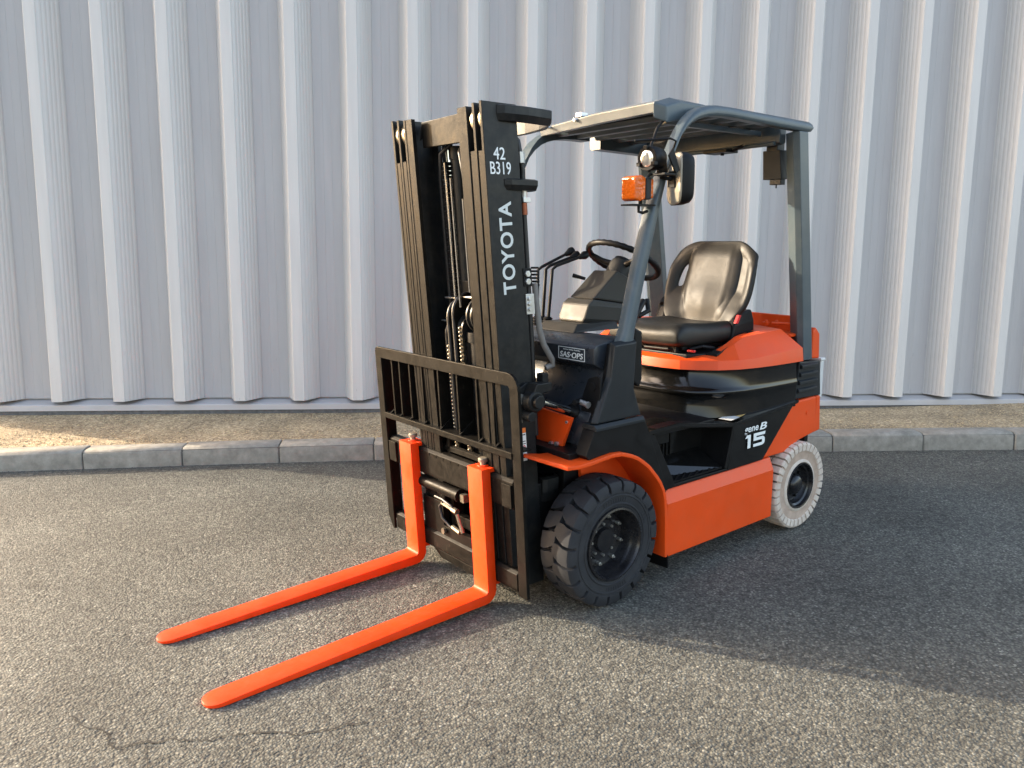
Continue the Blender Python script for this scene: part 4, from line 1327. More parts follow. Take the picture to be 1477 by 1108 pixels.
# headlight, indicator, mirrors on the left post
def lamp(s):
    y = 0.520 * s
    h = MB()
    ax = Vector((1, 0.06 * s, -0.05)).normalized()
    c0 = Vector((-0.205, y, 1.765))
    h.tube([c0 - ax * 0.03, c0 - ax * 0.01, c0 + ax * 0.03, c0 + ax * 0.058, c0 + ax * 0.062], [0.020, 0.040, 0.046, 0.046, 0.044], 24)
    ho = h.obj('headlight', 'black', FL, smooth=40)
    ln = MB()
    ln.tube([c0 + ax * 0.0625, c0 + ax * 0.064, c0 + ax * 0.066], [0.030, 0.027, 0.012], 24)
    ln.obj('headlight_lens', 'lens_clear', ho, smooth=60)
    bz = MB()
    for k in range(3):
        a = R(90 + 120 * k)
        side = ax.cross(Vector((0, 0, 1))).normalized(); upv = side.cross(ax)
        p_ = c0 + ax * 0.064 + side * 0.040 * math.cos(a) + upv * 0.040 * math.sin(a)
        bz.box(p_.x - 0.012, p_.x + 0.008, p_.y - 0.009, p_.y + 0.009, p_.z - 0.007, p_.z + 0.007)
    pieces(bz, 'headlight_bezel', 'black', ho, bevel=0.002)
    br_ = MB()
    br_.prism([(-0.20, 1.795), (-0.26, 1.79), (-0.275, 1.70), (-0.225, 1.70)], *sorted((0.507 * s, 0.518 * s)))
    br_.box(-0.24, -0.17, *sorted((0.519 * s, 0.59 * s)), 1.700, 1.708)
    br_.prism([(-0.19, 1.77), (-0.215, 1.80), (-0.255, 1.72), (-0.235, 1.706)], *sorted((0.585 * s, 0.592 * s)))
    br_.tube([(-0.17, 0.52 * s, 1.71), (-0.13, 0.51 * s, 1.66)], 0.006, 8)
    br_.tube([(-0.10, 0.50 * s, 1.825), (-0.24, 0.555 * s, 1.838), (-0.265, 0.56 * s, 1.83), (-0.275, 0.535 * s, 1.79)], 0.0045, 8)
    br_.obj('headlight_bracket', 'black', ho, bevel=0.002)
    # amber indicator
    q = MB()
    q.loft([[(-0.135, yy * s, zz) for yy, zz in ((0.452, 1.612), (0.530, 1.612), (0.530, 1.692), (0.452, 1.692))],
            [(-0.105, yy * s, zz) for yy, zz in ((0.447, 1.604), (0.535, 1.604), (0.535, 1.700), (0.447, 1.700))],
            [(-0.080, yy * s, zz) for yy, zz in ((0.455, 1.612), (0.527, 1.612), (0.527, 1.692), (0.455, 1.692))]])
    qo = q.obj('turn_signal', 'amber', FL, bevel=0.007, seg=3)
    q2 = MB()
    q2.box(-0.165, -0.1355, *sorted((0.450 * s, 0.532 * s)), 1.610, 1.694)
    q2.obj('turn_signal_housing', 'slate_dark', qo, bevel=0.006)
    q3 = MB()
    q3.box(-0.182, -0.1655, *sorted((0.454 * s, 0.528 * s)), 1.616, 1.688)
    q3.obj('turn_signal_rear_lens', 'amber', qo, bevel=0.006)
    q4 = MB()
    q4.box(-0.205, -0.075, *sorted((0.458 * s, 0.52 * s)), 1.588, 1.594)
    q4.tube([(-0.13, 0.50 * s, 1.590), (-0.13, 0.50 * s, 1.566), (-0.16, 0.495 * s, 1.562), (-0.19, 0.49 * s, 1.569)], 0.006, 8)
    q4.cyl((-0.15, 0.49 * s, 1.594), (-0.15, 0.49 * s, 1.611), 0.008, 8)
    q4.obj('turn_signal_bracket', 'black', qo, bevel=0.001)
    # mirror
    mr_ = MB()
    secs = []
    cx, cy, cz = -0.300, 0.540 * s, 1.692
    N = 28
    for dx, k in ((0.0, 0.96), (0.004, 1.0), (0.010, 0.98), (0.012, 0.95)):
        ring = []
        for i in range(N):
            t = 2 * math.pi * i / N
            ct, st_ = math.cos(t), math.sin(t)
            yy = 0.072 * k * math.copysign(abs(ct) ** 0.5, ct); zz = 0.098 * k * math.copysign(abs(st_) ** 0.4, st_)
            ring.append((cx + dx, cy + yy * s, cz + zz))
        secs.append(ring)
    mr_.loft(secs)
    rotm = Matrix.Translation((cx, cy, cz)) @ Euler((0, 0, R(-29) * s)).to_matrix().to_4x4() @ Matrix.Translation((-cx, -cy, -cz))
    mr_.xform(rotm)
    mo = mr_.obj('mirror', 'mirror', FL, smooth=50)
    for nm, rng, mt in (('mirror_rim', ((-0.048, 0.86), (-0.040, 0.95), (-0.018, 1.02), (0.004, 1.03), (0.006, 0.97)), 'black'),
                        ('mirror_glass', ((-0.0495, 0.80), (-0.0485, 0.80)), 'mirror_glass')):
        g_ = MB(); secs = []
        for dx, k in rng:
            ring = []
            for i in range(N):
                t = 2 * math.pi * i / N
                ct, st_ = math.cos(t), math.sin(t)
                ring.append((cx + dx, cy + 0.072 * k * math.copysign(abs(ct) ** 0.5, ct) * s, cz + 0.098 * k * math.copysign(abs(st_) ** 0.4, st_)))
            secs.append(ring)
        g_.loft(secs); g_.xform(rotm)
        g_.obj(nm, mt, mo, smooth=40)
    ma = MB()
    ma.box(-0.286, -0.272, *sorted((0.520 * s, 0.553 * s)), 1.66, 1.72)
    ma.tube([(-0.276, 0.535 * s, 1.69), (-0.262, 0.52 * s, 1.695), (-0.25, 0.50 * s, 1.70)], 0.008, 8)
    ma.obj('mirror_arm', 'black', mo, bevel=0.001)
lamp(1)
lamp(-1)
cab = MB()
cab.tube([(-0.215, 0.475, 1.72), (-0.27, 0.43, 1.82), (-0.33, 0.41, 1.90), (-0.40, 0.40, 1.955)], 0.006, 8)
cab.obj('lamp_cable', 'black', FL, smooth=60)

# ---------------------------------------------------------------- mast
TM, TC = 0.072, 0.05
def xm(z): return 0.470 - TM * (1.94 - z)
def shear_m(mb):      # authored with x relative to the mast front face
    return mb.map(lambda c: (c.x + xm(c.z), c.y, c.z))
ZT = 1.940
def rail(mb, s, yo, yi, z0, z1, cut, depth=0.155, x0=0.0):
    """C channel: web outside at yo, flanges towards yi"""
    t = 0.014
    a, b = sorted((yo * s, (yo - t) * s))
    mb.mat(0).box(x0 - depth + 0.0, x0 - 0.0, a, b, z0, z1)
    a, b = sorted(((yo - t) * s, yi * s))
    mb.mat(1).box(x0 - 0.018, x0 - 0.001, a, b, z0, cut)
    mb.mat(0).box(x0 - depth + 0.001, x0 - depth + 0.018, a, b, z0, z1)
    # worn front edge of the web
    a, b = sorted((yo * s - 0.0004 * s, (yo - t) * s + 0.0004 * s))
    mb.mat(1).box(x0 - 0.0005, x0 + 0.0012, a, b, z0, z1)
ou = MB()
for s in (1, -1):
    rail(ou, s, 0.306, 0.268, 0.085, ZT, 1.775)
shear_m(ou)
mast = ou.obj('mast', ['mast_black', 'worn'], FL, bevel=0.0015, seg=1)
for s in (1, -1):
    mi = MB(); rail(mi, s, 0.262, 0.221, 0.095, ZT - 0.002, 1.777, depth=0.140); shear_m(mi)
    mi.obj('middle_mast_rail', ['mast_black', 'worn'], mast, bevel=0.0015, seg=1)
    ii = MB(); rail(ii, s, 0.214, 0.156, 0.105, ZT - 0.008, ZT - 0.008, depth=0.135); shear_m(ii)
    ii.obj('inner_mast_rail', ['mast_black', 'worn'], mast, bevel=0.0015, seg=1)
    for yy in (0.2855, 0.2365):
        ro = MB()
        ro.lathe([(-0.015, 0.001), (-0.015, 0.040), (-0.011, 0.050), (0.011, 0.050), (0.015, 0.040), (0.015, 0.001)], (xm(1.885) - 0.055, yy * s, 1.885), 28)
        ro.obj('roller', 'roller', mast, smooth=40)
# tie beams
def tie(z0, z1, pts, name, x_ref):
    tb_ = MB()
    innr = [(x + 0.035 if abs(y) < 0.25 else x, y * (0.93 if abs(y) > 0.25 else 0.86)) for x, y in pts]
    full = pts + [(x, -y) for x, y in reversed(pts)]
    fin = innr + [(x, -y) for x, y in reversed(innr)]
    secs = []
    for (xo, yo), (xi, yi) in zip(full, fin):
        m_ = 0.45
        secs.append([(xo, yo, z0 + (z1 - z0) * 0.42), (xo, yo, z1 - 0.006), (xi, yi, z1), (xi, yi, z0), (xo + (xi - xo) * m_, yo + (yi - yo) * m_, z0)])
    tb_.loft(secs)
    tb_.map(lambda c: (c.x + xm(z1) - x_ref, c.y, c.z))
    return tb_.obj(name, 'mast_black', mast, bevel=0.006)
tie(1.878, 1.937, [(0.405, 0.3085), (0.385, 0.330), (0.28, 0.337), (0.16, 0.325), (0.085, 0.24), (0.055, 0.10), (0.05, 0.0)], 'mast_top_tie', 0.470)
tie(1.642, 1.684, [(0.372, 0.3085), (0.350, 0.324), (0.28, 0.326), (0.225, 0.322), (0.200, 0.28), (0.195, 0.10), (0.195, 0.0)], 'mast_middle_tie', 0.4515)
tie(0.42, 0.52, [(0.20, 0.3085), (0.18, 0.316), (0.12, 0.316), (0.10, 0.28), (0.095, 0.0)], 'mast_lower_tie', 0.377)
xb = MB()
xb.prism_yz([(-0.155, 1.922), (0.155, 1.926), (0.155, 1.822), (-0.155, 1.826)], -0.060, -0.045)
xb.loft([[(-0.046, y, z) for y, z in ((-0.155, 1.922), (0.155, 1.926))] + [(-0.12, 0.155, 1.926), (-0.12, -0.155, 1.922)],
         [(-0.046, y, z) for y, z in ((-0.155, 1.914), (0.155, 1.918))] + [(-0.12, 0.155, 1.918), (-0.12, -0.155, 1.914)]])
xb.loft([[(-0.105, -0.155, 1.90), (-0.044, -0.155, 1.912), (-0.030, -0.155, 1.85)], [(-0.105, -0.150, 1.90), (-0.044, -0.150, 1.912), (-0.030, -0.150, 1.85)]])
shear_m(xb)
xb.obj('inner_mast_crossbar', 'frame_black', mast, bevel=0.002)
lx = MB()
for z0, z1 in ((0.13, 0.25), (0.72, 0.80), (1.24, 1.30)):
    lx.box(-0.134, -0.120, -0.155, 0.155, z0, z1)
shear_m(lx)
pieces(lx, 'inner_mast_brace', 'mast_black', mast, bevel=0.004)
# lift cylinders
for s in (1, -1):
    lcx = MB()
    lcx.cyl((-0.185, 0.20 * s, 0.12), (-0.185, 0.20 * s, 1.62), 0.030, 18)
    lcx.cyl((-0.185, 0.20 * s, 1.60), (-0.185, 0.20 * s, 1.64), 0.036, 18)
    shear_m(lcx)
    lco = lcx.obj('lift_cylinder', 'mast_black', mast, smooth=40)
    rod = MB(); rod.cyl((-0.185, 0.20 * s, 1.641), (-0.185, 0.20 * s, 1.88), 0.018, 14); shear_m(rod)
    rod.obj('lift_rod', 'chrome', mast, smooth=40)
for y, x, r, z1 in ((0.080, -0.135, 0.036, 1.83), (0.005, -0.150, 0.022, 1.80), (-0.070, -0.150, 0.030, 1.83), (0.128, -0.120, 0.016, 1.83)):
    gx = MB()
    gx.cyl((x, y, 0.3), (x, y, z1), r, 14); gx.cyl((x, y, z1 - 0.05), (x, y, z1), r * 1.2, 14)
    shear_m(gx)
    gx.obj('inner_lift_cylinder', 'mast_black', mast, smooth=40)
# centre free-lift cylinder with chain wheels
fc = MB()
fc.cyl((-0.105, 0.055, 0.14), (-0.105, 0.055, 1.06), 0.045, 20)
fc.cyl((-0.105, 0.055, 1.06), (-0.105, 0.055, 1.10), 0.054, 20)
shear_m(fc)
fco = fc.obj('free_lift_cylinder', 'mast_black', mast, smooth=40)
def sheave(cx, cy, cz, r, w, name, m_, grooved=True):
    sv = MB()
    if grooved: prof = [(-w, 0.012), (-w, r), (-w * 0.6, r), (-w * 0.3, r * 0.84), (w * 0.3, r * 0.84), (w * 0.6, r), (w, r), (w, 0.012)]
    else: prof = [(-w, 0.012), (-w, r), (w, r), (w, 0.012)]
    sv.lathe([(a, q) for a, q in prof], (cx + xm(cz), cy, cz), 36)
    return sv.obj(name, m_, mast, smooth=35)
sheave(-0.100, 0.090, 1.170, 0.072, 0.018, 'chain_wheel', 'mast_black')
sheave(-0.100, 0.005, 1.110, 0.060, 0.018, 'chain_wheel', 'mast_black')
sheave(-0.115, -0.060, 1.150, 0.085, 0.009, 'hose_pulley', 'frame_black')
sheave(-0.115, -0.022, 1.170, 0.085, 0.009, 'hose_pulley', 'frame_black')
sheave(-0.115, -0.105, 1.080, 0.070, 0.009, 'hose_pulley', 'frame_black')
pg = MB()
pg.box(-0.11, -0.05, 0.118, 0.130, 1.10, 1.19)
pg.box(-0.115, -0.075, -0.135, -0.06, 1.228, 1.233)
pg.box(-0.11, -0.07, -0.165, -0.115, 1.130, 1.135)
pg.box(-0.11, -0.06, 0.02, 0.12, 1.238, 1.243)
shear_m(pg)
pieces(pg, 'pulley_guard', 'zinc', mast, bevel=0.001)
hp = MB()
for cy, cz, r in ((-0.060, 1.150, 0.080), (-0.022, 1.170, 0.080), (-0.105, 1.080, 0.064)):
    cx = -0.115
    pts = [(cx + r, cy, 0.64)] + [(cx + r * math.cos(R(a)), cy, cz + r * math.sin(R(a))) for a in range(0, 181, 15)] + [(cx - r, cy, 0.75)]
    hp.tube(pts, 0.0085, 8)
shear_m(hp)
pieces(hp, 'mast_hose', 'hose', mast, smooth=60)
# chains: pins as bright beads between dark plates
def chain(cy, x, z0, z1, w=0.012):
    ch = MB()
    ch.mat(0)
    z = z0
    k = 0
    while z < z1:
        ch.mat(0).box(x - 0.012, x - 0.001, cy - w * (1 if k % 2 else 0.8), cy + w * (1 if k % 2 else 0.8), z + 0.001, z + 0.0155)
        ch.mat(1).sphere((x + 0.002, cy, z + 0.008), 0.0055, 4)
        z += 0.0165; k += 1
    shear_m(ch)
    return ch.obj('lift_chain', ['chain', 'pin'], mast, smooth=50)
chain(0.008, -0.040, 0.58, 1.12)
chain(-0.078, -0.036, 0.58, 1.03, 0.010)
cv = MB()
# toothed hose chain high on the right and slim rods behind
z = 1.18
while z < 1.76:
    cv.box(-0.130, -0.095, -0.120, -0.080, z, z + 0.013); z += 0.0175
shear_m(cv)
cv.obj('hose_carrier', 'black', mast)
rd = MB()
for y, z0, z1, x in ((-0.035, 1.24, 1.76, -0.06), (0.012, 1.20, 1.70, -0.05), (0.055, 1.26, 1.62, -0.07), (0.085, 1.24, 1.80, -0.10)):
    rd.cyl((x, y, z0), (x, y, z1), 0.005, 8)
shear_m(rd)
pieces(rd, 'chain_rod', 'chrome', mast, smooth=40)
hl_ = MB()
for y, x in ((0.02, -0.11), (0.12, -0.10), (-0.13, -0.10)):
    hl_.tube([(x, y, 0.9), (x, y, 1.70), (x + 0.01, y * 0.8, 1.80), (x - 0.02, y * 0.5, 1.84)], 0.009, 8)
shear_m(hl_)
pieces(hl_, 'mast_hose', 'hose', mast, smooth=60)
# services up the left rear edge of the mast
sv1 = MB()
for yy, dx, zt in ((0.285, -0.180, 1.86), (0.262, -0.200, 1.86), (0.240, -0.185, 1.84)):
    sv1.tube([(dx + 0.005, yy, 0.70), (dx, yy, 1.10), (dx, yy, 1.60), (dx - 0.005, yy, 1.72), (dx + 0.01, yy, zt - 0.04), (dx + 0.04, yy - 0.02, zt)], 0.0105, 10)
shear_m(sv1)
pieces(sv1, 'side_hose', 'hose', mast, smooth=60)
sv3 = MB()
sv3.cyl((-0.182, 0.288, 1.60), (-0.182, 0.288, 1.66), 0.014, 10)
sv3.box(-0.198, -0.164, 0.290, 0.308, 1.600, 1.618)
sv3.cyl((-0.176, 0.290, 1.74), (-0.176, 0.290, 1.78), 0.016, 8)
for z in (1.338, 1.309):
    sv3.cyl((-0.158, 0.300, z), (-0.158, 0.317, z), 0.0125, 6)
for z in (1.205, 1.225, 1.245):
    sv3.cyl((-0.160, 0.300, z), (-0.160, 0.318, z), 0.009, 6)
sv3.box(-0.185, -0.145, 0.300, 0.311, 1.185, 1.262)
sv3.box(-0.225, -0.186, 0.290, 0.300, 1.192, 1.240)
shear_m(sv3)
pieces(sv3, 'hose_fitting', 'zinc', mast, bevel=0.001)
sb_ = MB()
sb_.box(-0.180, -0.140, 0.296, 0.3095, 1.290, 1.358)
for k in range(6):
    sb_.cyl((-0.212, 0.292, 1.29 + k * 0.013), (-0.212, 0.292, 1.297 + k * 0.013), 0.016, 10)
shear_m(sb_)
pieces(sb_, 'hose_clamp', 'black', mast, bevel=0.001)
cp = MB()
cp.cyl((-0.176, 0.292, 1.555), (-0.176, 0.292, 1.598), 0.013, 10)
shear_m(cp)
cp.obj('copper_fitting', mat('copper_brown', (0.28, 0.09, 0.045), 0.35, metal=0.6), mast, smooth=40)
gh = MB()
gh.tube([(-0.205, 0.296, 1.30), (-0.205, 0.298, 1.22), (-0.212, 0.300, 1.12), (-0.228, 0.302, 1.06), (-0.265, 0.302, 1.00), (-0.275, 0.295, 0.975), (-0.245, 0.285, 0.965)], 0.0125, 10)
shear_m(gh)
gh.obj('grey_hose', 'grey_hose', mast, smooth=60)
# lettering on the mast
def MP(x_off, z, y=0.3068): return Vector((xm(z) + x_off, y, z))
upv = Vector((TM, 0, 1)).normalized()
put_text('mast_lettering', 'TOYOTA', 'silver', mast, MP(-0.1035, 1.268), upv, (1, 0, -TM), 0.335, 0.060, bold=0.022, spacing=1.12)
put_text('mast_number', '42', 'white', mast, MP(-0.037, 1.7455), (-1, 0, 0.02), upv, 0.053, 0.042, bold=0.006)
put_text('mast_number', 'B319', 'white', mast, MP(-0.019, 1.6935), (-1, 0, 0.02), upv, 0.094, 0.044, bold=0.006)
wl_ = MB()
def lab(x0, x1, z0, z1, d=0.0): return [(xm(z0) + x0, 0.3064 + d, z0), (xm(z0) + x1, 0.3064 + d, z0), (xm(z1) + x1, 0.3064 + d, z1), (xm(z1) + x0, 0.3064 + d, z1)]
def labbox(mb, x0, x1, z0, z1, d):
    q = lab(x0, x1, z0, z1, d); mb.loft([q, [(x, y + 0.0006, z) for x, y, z in q]])
labbox(wl_.mat(0), -0.106, -0.080, 0.612, 0.725, 0)
labbox(wl_.mat(1), -0.106, -0.080, 0.7255, 0.745, 0)
for z, h in ((0.716, 0.004), (0.690, 0.003), (0.680, 0.003), (0.655, 0.003)):
    labbox(wl_.mat(2), -0.102, -0.084, z, z + h, 0.0008)
wl_.mat(2).lathe([(0.0008, 0.006), (0.0012, 0.006), (0.0012, 0.009), (0.0008, 0.009)], (xm(0.63) - 0.093, 0.3066, 0.632), 16)
wl_.mat(3).lathe([(0.0008, 0.004), (0.0012, 0.004), (0.0012, 0.007), (0.0008, 0.007)], (xm(0.67) - 0.093, 0.3066, 0.669), 16)
wl_.obj('warning_sticker', ['label', 'orange_label', 'black', 'red'], mast)

# tilt cylinders and brackets
for s in (1, -1):
    tk = MB()
    z0 = 0.858
    xk = xm(z0) - 0.115
    tk.cyl((xk, 0.3075 * s, z0), (xk, 0.395 * s, z0), 0.026, 18)
    tk.lathe([(-0.026 * s, 0.001), (-0.026 * s, 0.036), (-0.02 * s, 0.042), (0.02 * s, 0.042), (0.026 * s, 0.036), (0.026 * s, 0.001)], (xk, 0.352 * s, z0), 28)
    tk.prism([(xk + 0.045, 0.80), (xk + 0.055, 0.90), (xk + 0.01, 0.925), (xk - 0.055, 0.905), (xk - 0.05, 0.80)], *sorted((0.3075 * s, 0.322 * s)))
    tk.prism([(xk + 0.02, 0.885), (xk + 0.0, 0.925), (xk - 0.075, 0.925), (xk - 0.075, 0.895), (xk - 0.02, 0.885)], *sorted((0.3225 * s, 0.376 * s)))
    tk.cyl((xk + 0.02, 0.322 * s, 0.80), (xk + 0.02, 0.372 * s, 0.80), 0.020, 14)
    tk.box(xk - 0.085, xk - 0.055, *sorted((0.3075 * s, 0.345 * s)), 0.88, 0.955)
    tko = tk.obj('tilt_bracket', 'mast_black', FL, bevel=0.003)
    tr2 = MB()
    p0_, p1_ = Vector((xk - 0.035, 0.352 * s, z0 - 0.006)), Vector((0.085, 0.352 * s, 0.792))
    tr2.cyl(p0_, p1_, 0.016, 16)
    tr2.obj('tilt_rod', 'chrome', tko, smooth=40)
    tc = MB()
    dv = (p1_ - p0_).normalized()
    tc.tube([p1_, p1_ + dv * 0.015, p1_ + dv * 0.03, p1_ + dv * 0.24], [0.026, 0.036, 0.033, 0.033], 18)
    tc.obj('tilt_cylinder', 'black', tko, smooth=40)
    tn = MB()
    tn.cyl((xk, 0.379 * s, z0), (xk, 0.388 * s, z0), 0.016, 14)
    tn.cyl((xk + 0.045, 0.30 * s, z0 + 0.01), (xk + 0.045, 0.335 * s, z0 + 0.01), 0.020, 14)
    tn.box(xk + 0.04, xk + 0.055, *sorted((0.31 * s, 0.335 * s)), 0.775, 0.792)
    pieces(tn, 'tilt_pin', 'bolt', tko, smooth=40)
# grab loop on the right mast rail
gl_ = MB()
gl_.tube([(0.24, -0.312, 0.99), (0.24, -0.36, 0.98), (0.235, -0.375, 0.94), (0.23, -0.375, 0.86), (0.23, -0.36, 0.82), (0.23, -0.312, 0.81)], 0.010, 10)
gl_.obj('grab_loop', 'mast_black', mast, smooth=60)

# ---------------------------------------------------------------- carriage + load backrest
def xc(z): return 0.362 + TC * z          # back face of the fork shanks
def shear_c(mb): return mb.map(lambda c: (c.x + xc(c.z), c.y, c.z))
cr_ = MB()
for z0, z1, ya, yb in ((0.445, 0.565, -0.555, 0.36), (0.105, 0.188, -0.555, 0.36)):
    cr_.loft([[(-0.045, y, z0), (-0.004, y, z0), (-0.002, y, z0 + 0.01), (-0.002, y, z1 - 0.012), (-0.014, y, z1), (-0.045, y, z1)] for y in (ya, yb)])
cr_.box(-0.100, -0.046, -0.145, -0.120, 0.11, 0.70)
cr_.box(-0.100, -0.046, 0.120, 0.145, 0.11, 0.70)
cr_.box(-0.080, -0.046, -0.1195, 0.1195, 0.24, 0.29)
shear_c(cr_)
carr = cr_.obj('carriage', 'worn', FL, bevel=0.003)
nt_ = MB()
for k in range(9):
    y = -0.30 + k * 0.055
    nt_.box(-0.0135, -0.0005, y, y + 0.028, 0.540, 0.553)
shear_c(nt_)
pieces(nt_, 'carriage_notch', 'frame_black', carr, bevel=0.001)
tpr = MB()
tpr.loft([[(-0.070, y, 0.570), (-0.046, y, 0.570), (-0.046, y, 0.592), (-0.058, y, 0.600), (-0.070, y, 0.592)] for y in (-0.33, 0.335)])
shear_c(tpr)
tpr.obj('sideshift_rail', 'worn', carr, bevel=0.002)
eb = MB()
for y in (0.300, -0.553):
    eb.box(-0.001, 0.008, y, y + 0.058, 0.45, 0.545)
shear_c(eb)
pieces(eb, 'carriage_end_plate', 'worn', carr, bevel=0.002)
sc_ = MB()
sc_.cyl((-0.012, -0.33, 0.405), (-0.012, -0.02, 0.405), 0.026, 22)
sc_.cyl((-0.012, -0.02, 0.405), (-0.012, -0.008, 0.405), 0.030, 22)
sc_.cyl((-0.012, -0.008, 0.405), (-0.012, 0.03, 0.405), 0.014, 14)
shear_c(sc_)
sco = sc_.obj('sideshift_cylinder', 'frame_black', carr, smooth=40)
sf = MB()
sf.box(-0.02, 0.006, 0.010, 0.036, 0.388, 0.422)
sf.cyl((0.005, -0.13, 0.345), (0.005, -0.035, 0.335), 0.009, 10)
sf.cyl((0.005, -0.055, 0.338), (0.005, -0.020, 0.334), 0.013, 8)
sf.cyl((0.005, -0.02, 0.325), (0.005, 0.015, 0.25), 0.009, 10)
sf.cyl((0.005, -0.06, 0.255), (0.005, -0.005, 0.245), 0.011, 8)
sf.cyl((-0.002, -0.135, 0.215), (0.010, -0.135, 0.215), 0.014, 6)
shear_c(sf)
pieces(sf, 'sideshift_fitting', 'fitting', carr, smooth=35)
sh = MB()
sh.tube([(0.0, -0.19, 0.360), (0.004, -0.13, 0.362), (0.008, -0.06, 0.352), (0.006, -0.04, 0.340)], 0.007, 8)
sh.tube([(0.0, -0.02, 0.25), (0.006, -0.08, 0.252), (0.01, -0.13, 0.28), (0.010, -0.145, 0.33), (0.006, -0.12, 0.352)], 0.007, 8)
shear_c(sh)
pieces(sh, 'sideshift_hose', 'hose', carr, smooth=60)
lp = MB()
lp.loft([[(-0.04, y, z) for y, z in ((-0.25, 0.10), (0.22, 0.10), (0.16, 0.06), (-0.20, 0.065))], [(-0.012, y, z) for y, z in ((-0.25, 0.10), (0.22, 0.10), (0.16, 0.06), (-0.20, 0.065))]])
lp.box(-0.030, -0.006, -0.15, 0.12, 0.1885, 0.235)
lp.box(-0.028, -0.010, -0.31, -0.15, 0.1885, 0.34)
shear_c(lp)
pieces(lp, 'carriage_lower_plate', 'frame_black', carr, bevel=0.003)

bf = MB()
YL, YR = 0.430, -0.612     # post outer edges
bt = 0.985
pw = 0.050
def bar_ring(y, z): return None
# rounded frame: path of outer and inner outline in y,z
outl = [(YL, 0.10)] + [(YL - 0.062 + 0.062 * math.cos(R(a)), bt - 0.062 + 0.062 * math.sin(R(a))) for a in range(0, 91, 18)] + \
       [(YR + 0.022 - 0.022 * math.sin(R(a)), bt - 0.022 + 0.022 * math.cos(R(a))) for a in range(0, 91, 30)] + [(YR, 0.16), (YR + 0.035, 0.10)]
inl = [(YL - pw, 0.10)] + [(YL - 0.062 + 0.012 * math.cos(R(a)), bt - 0.062 + 0.012 * math.sin(R(a))) for a in range(0, 91, 18)] + \
      [(YR + pw, bt - pw)] * 4 + [(YR + pw, 0.16), (YR + pw, 0.10)]
secs = []
for (yo, zo), (yi, zi) in zip(outl, inl):
    secs.append([(-0.006, yo, zo), (0.008, yo, zo), (0.008, yi, zi), (-0.006, yi, zi)])
bf.loft(secs)
for y, dp_ in ((YR + 0.014, 0.062), (YL - pw + 0.010, 0.032)):       # side plates of the posts
    bf.box(-dp_, -0.0065, y - 0.008, y + 0.008, 0.14, 0.93)
bf.box(-0.088, 0.006, YR + pw + 0.0005, YL - pw - 0.0005, 0.672, 0.680)     # shelf of the middle angle
bf.box(0.0065, 0.0125, YR + pw + 0.0005, YL - pw - 0.0005, 0.655, 0.680)
shear_c(bf)
back = bf.obj('load_backrest', 'frame_black', FL, bevel=0.002)
for y in (-0.495, -0.430, -0.345, -0.245, -0.118, 0.020, 0.152, 0.255):
    bb_ = MB()
    bb_.box(-0.086, -0.0065, y - 0.005, y + 0.005, 0.6805, 0.955)
    shear_c(bb_)
    bb_.obj('backrest_bar', 'frame_black', back, bevel=0.001)
for y in (-0.53, -0.445, -0.36, -0.245, -0.118, 0.020, 0.157, 0.262):
    gg_ = MB()
    gg_.loft([[(0.005, y - 0.0045, 0.681), (-0.075, y - 0.0045, 0.681), (-0.075, y - 0.0045, 0.735)], [(0.005, y + 0.0045, 0.681), (-0.075, y + 0.0045, 0.681), (-0.075, y + 0.0045, 0.735)]])
    gg_.map(lambda c: (c.x, c.y + 0.010, c.z))
    shear_c(gg_)
    gg_.obj('gusset', 'frame_black', back)

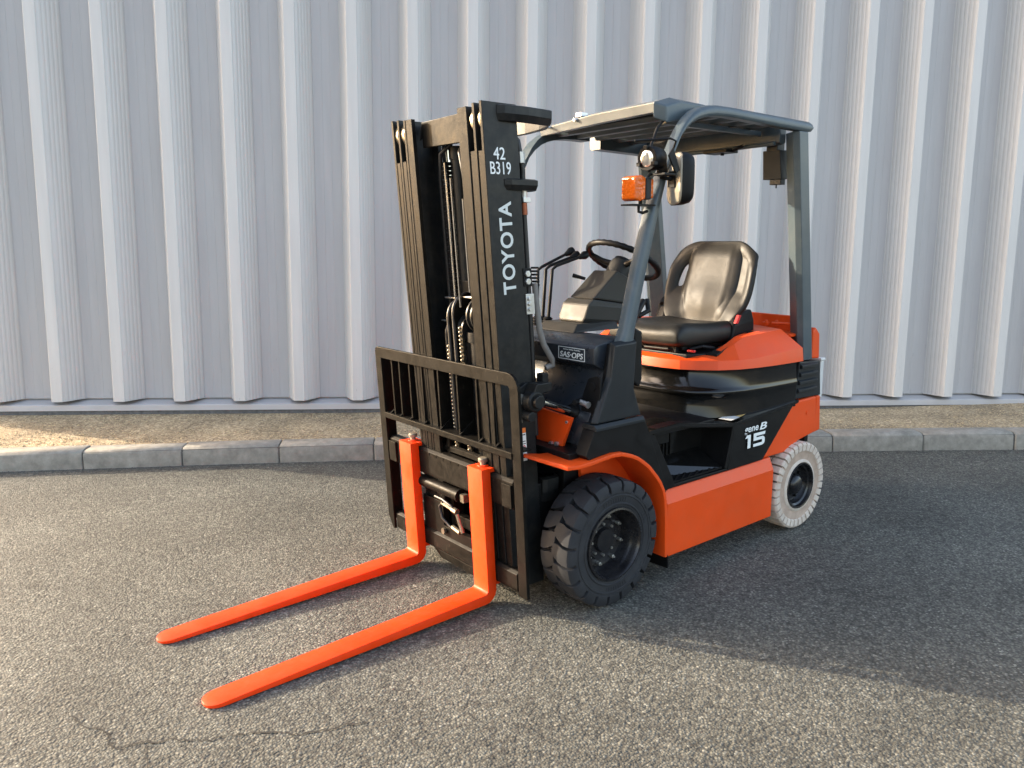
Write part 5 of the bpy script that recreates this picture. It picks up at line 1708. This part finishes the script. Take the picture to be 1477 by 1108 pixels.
# ---------------------------------------------------------------- forks
def fork(yc):
    def F(z): return 0.404 + 0.05 * z
    th = 0.042; hw = 0.0475
    pts = []          # (front/top point, back/bottom point, half width)
    for z in (0.582, 0.45, 0.30, 0.16, 0.105):
        pts.append(((F(z), z), (F(z) - th, z + 0.0), hw))
    # heel
    icx, icz = F(0.075) + 0.016, 0.075
    for a in (190, 210, 230, 250, 268):
        ix, iz = icx + 0.016 * math.cos(R(a)), icz + 0.016 * math.sin(R(a))
        ocx, ocz = F(0.075) + 0.012, 0.072
        ox, oz = ocx + 0.054 * math.cos(R(a)), ocz + 0.054 * math.sin(R(a))
        pts.append(((ix, iz), (ox, oz), hw))
    x0, x1 = F(0.06) + 0.03, 1.522
    n = 12
    for i in range(1, n):
        t = i / n
        x = x0 + (x1 - 0.05 - x0) * t
        pts.append(((x, 0.0585 - 0.042 * t), (x, 0.0175 - 0.0155 * t), hw))
    for k in range(0, 9):
        q = k / 8
        x = x1 - 0.05 + 0.05 * math.sin(q * math.pi / 2)
        w_ = hw * max(0.12, math.cos(q * math.pi / 2)) ** 0.8
        pts.append(((x, 0.0160 - 0.005 * q), (x, 0.002 + 0.003 * q), w_))
    mb = MB()
    secs = []
    for (ax_, az), (bx_, bz), w_ in pts:
        secs.append([(ax_, yc - w_, az), (ax_, yc + w_, az), (bx_, yc + w_, bz), (bx_, yc - w_, bz)])
    mb.loft(secs)
    mb.box(F(0.56) - th - 0.040, F(0.56) - th - 0.0005, yc - hw, yc + hw, 0.566, 0.582)
    mb.box(F(0.12) - th - 0.030, F(0.12) - th - 0.0005, yc - hw + 0.01, yc + hw - 0.01, 0.085, 0.103)
    fo = mb.obj('fork', 'orange_fork', FL, bevel=0.0028, smooth=24)
    kn = MB()
    kx = F(0.58) - 0.048
    kn.lathe([(0.0, 0.012), (0.016, 0.012), (0.017, 0.019), (0.028, 0.020), (0.032, 0.016), (0.033, 0.001)], (kx, yc - 0.006, 0.5825), 20, 'z', True)
    kn.obj('fork_pin', 'grease_knob', fo, smooth=40)
    kw = MB()
    kw.lathe([(0.0, 0.024), (0.004, 0.023), (0.0045, 0.001)], (kx, yc - 0.006, 0.5822), 16, 'z', True)
    kw.obj('fork_pin_base', 'orange_fork', fo, smooth=40)
    return fo
Y0, YF = -0.0853, 0.2621
fork(Y0 + YF)
fork(Y0 - YF)

# ---------------------------------------------------------------- body lettering and stickers
put_text('side_lettering', 'gene', 'white', FL, (-0.870, 0.5150, 0.5615), (-1, 0, 0.01), (0.05, 0, 1), 0.112, 0.034, bold=0.014, shear=0.2)
put_text('side_lettering', 'B', 'white', FL, (-0.991, 0.5150, 0.570), (-1, 0, 0.0), (0.0, 0, 1), 0.058, 0.034, bold=0.02, shear=0.2)
# big squared 15
def poly_text(name, polys, parent):
    mb = MB()
    ox, oz = -0.879, 0.495
    for poly in polys:
        pts = []
        for u, v in poly:
            x = ox - u - 0.0 * v; z = oz + v
            pts.append((x - 0.06 * v * 0, 0.5145, z))
        mb.loft([pts, [(x, y + 0.0015, z) for x, y, z in pts]])
    return mb.obj(name, 'white', parent)
w1 = 0.020
poly_text('side_number', [[(0.0, 0.050), (0.012, 0.064), (0.042, 0.064), (0.042, 0.0), (0.020, 0.0), (0.020, 0.050)],
                          [(0.066, 0.064), (0.160, 0.064), (0.156, 0.050), (0.088, 0.050), (0.088, 0.043), (0.066, 0.043)],
                          [(0.066, 0.0425), (0.140, 0.0425), (0.152, 0.037), (0.157, 0.030), (0.135, 0.0285), (0.066, 0.0285)],
                          [(0.157, 0.0295), (0.157, 0.012), (0.150, 0.004), (0.138, 0.0), (0.135, 0.0), (0.135, 0.028)],
                          [(0.1345, 0.0), (0.066, 0.0), (0.066, 0.0135), (0.1345, 0.0135)]], FL)
def quad(name, pts, m_, parent, t=0.0008):
    mb = MB(); mb.loft([pts, [(x, y, z + t) for x, y, z in pts]])
    return mb.obj(name, m_, parent)
quad('ledge_sticker', [(-0.786, 0.430, 0.637), (-0.880, 0.410, 0.6385), (-0.884, 0.478, 0.6385), (-0.795, 0.492, 0.637)], 'label', FL)
quad('ledge_sticker', [(-0.882, 0.410, 0.639), (-1.010, 0.385, 0.6475), (-1.008, 0.455, 0.6475), (-0.886, 0.478, 0.639)], 'yellow', FL)
for o in [o for o in bpy.data.objects if o.name.startswith('ledge_sticker')]:
    o.location.z = 0.004
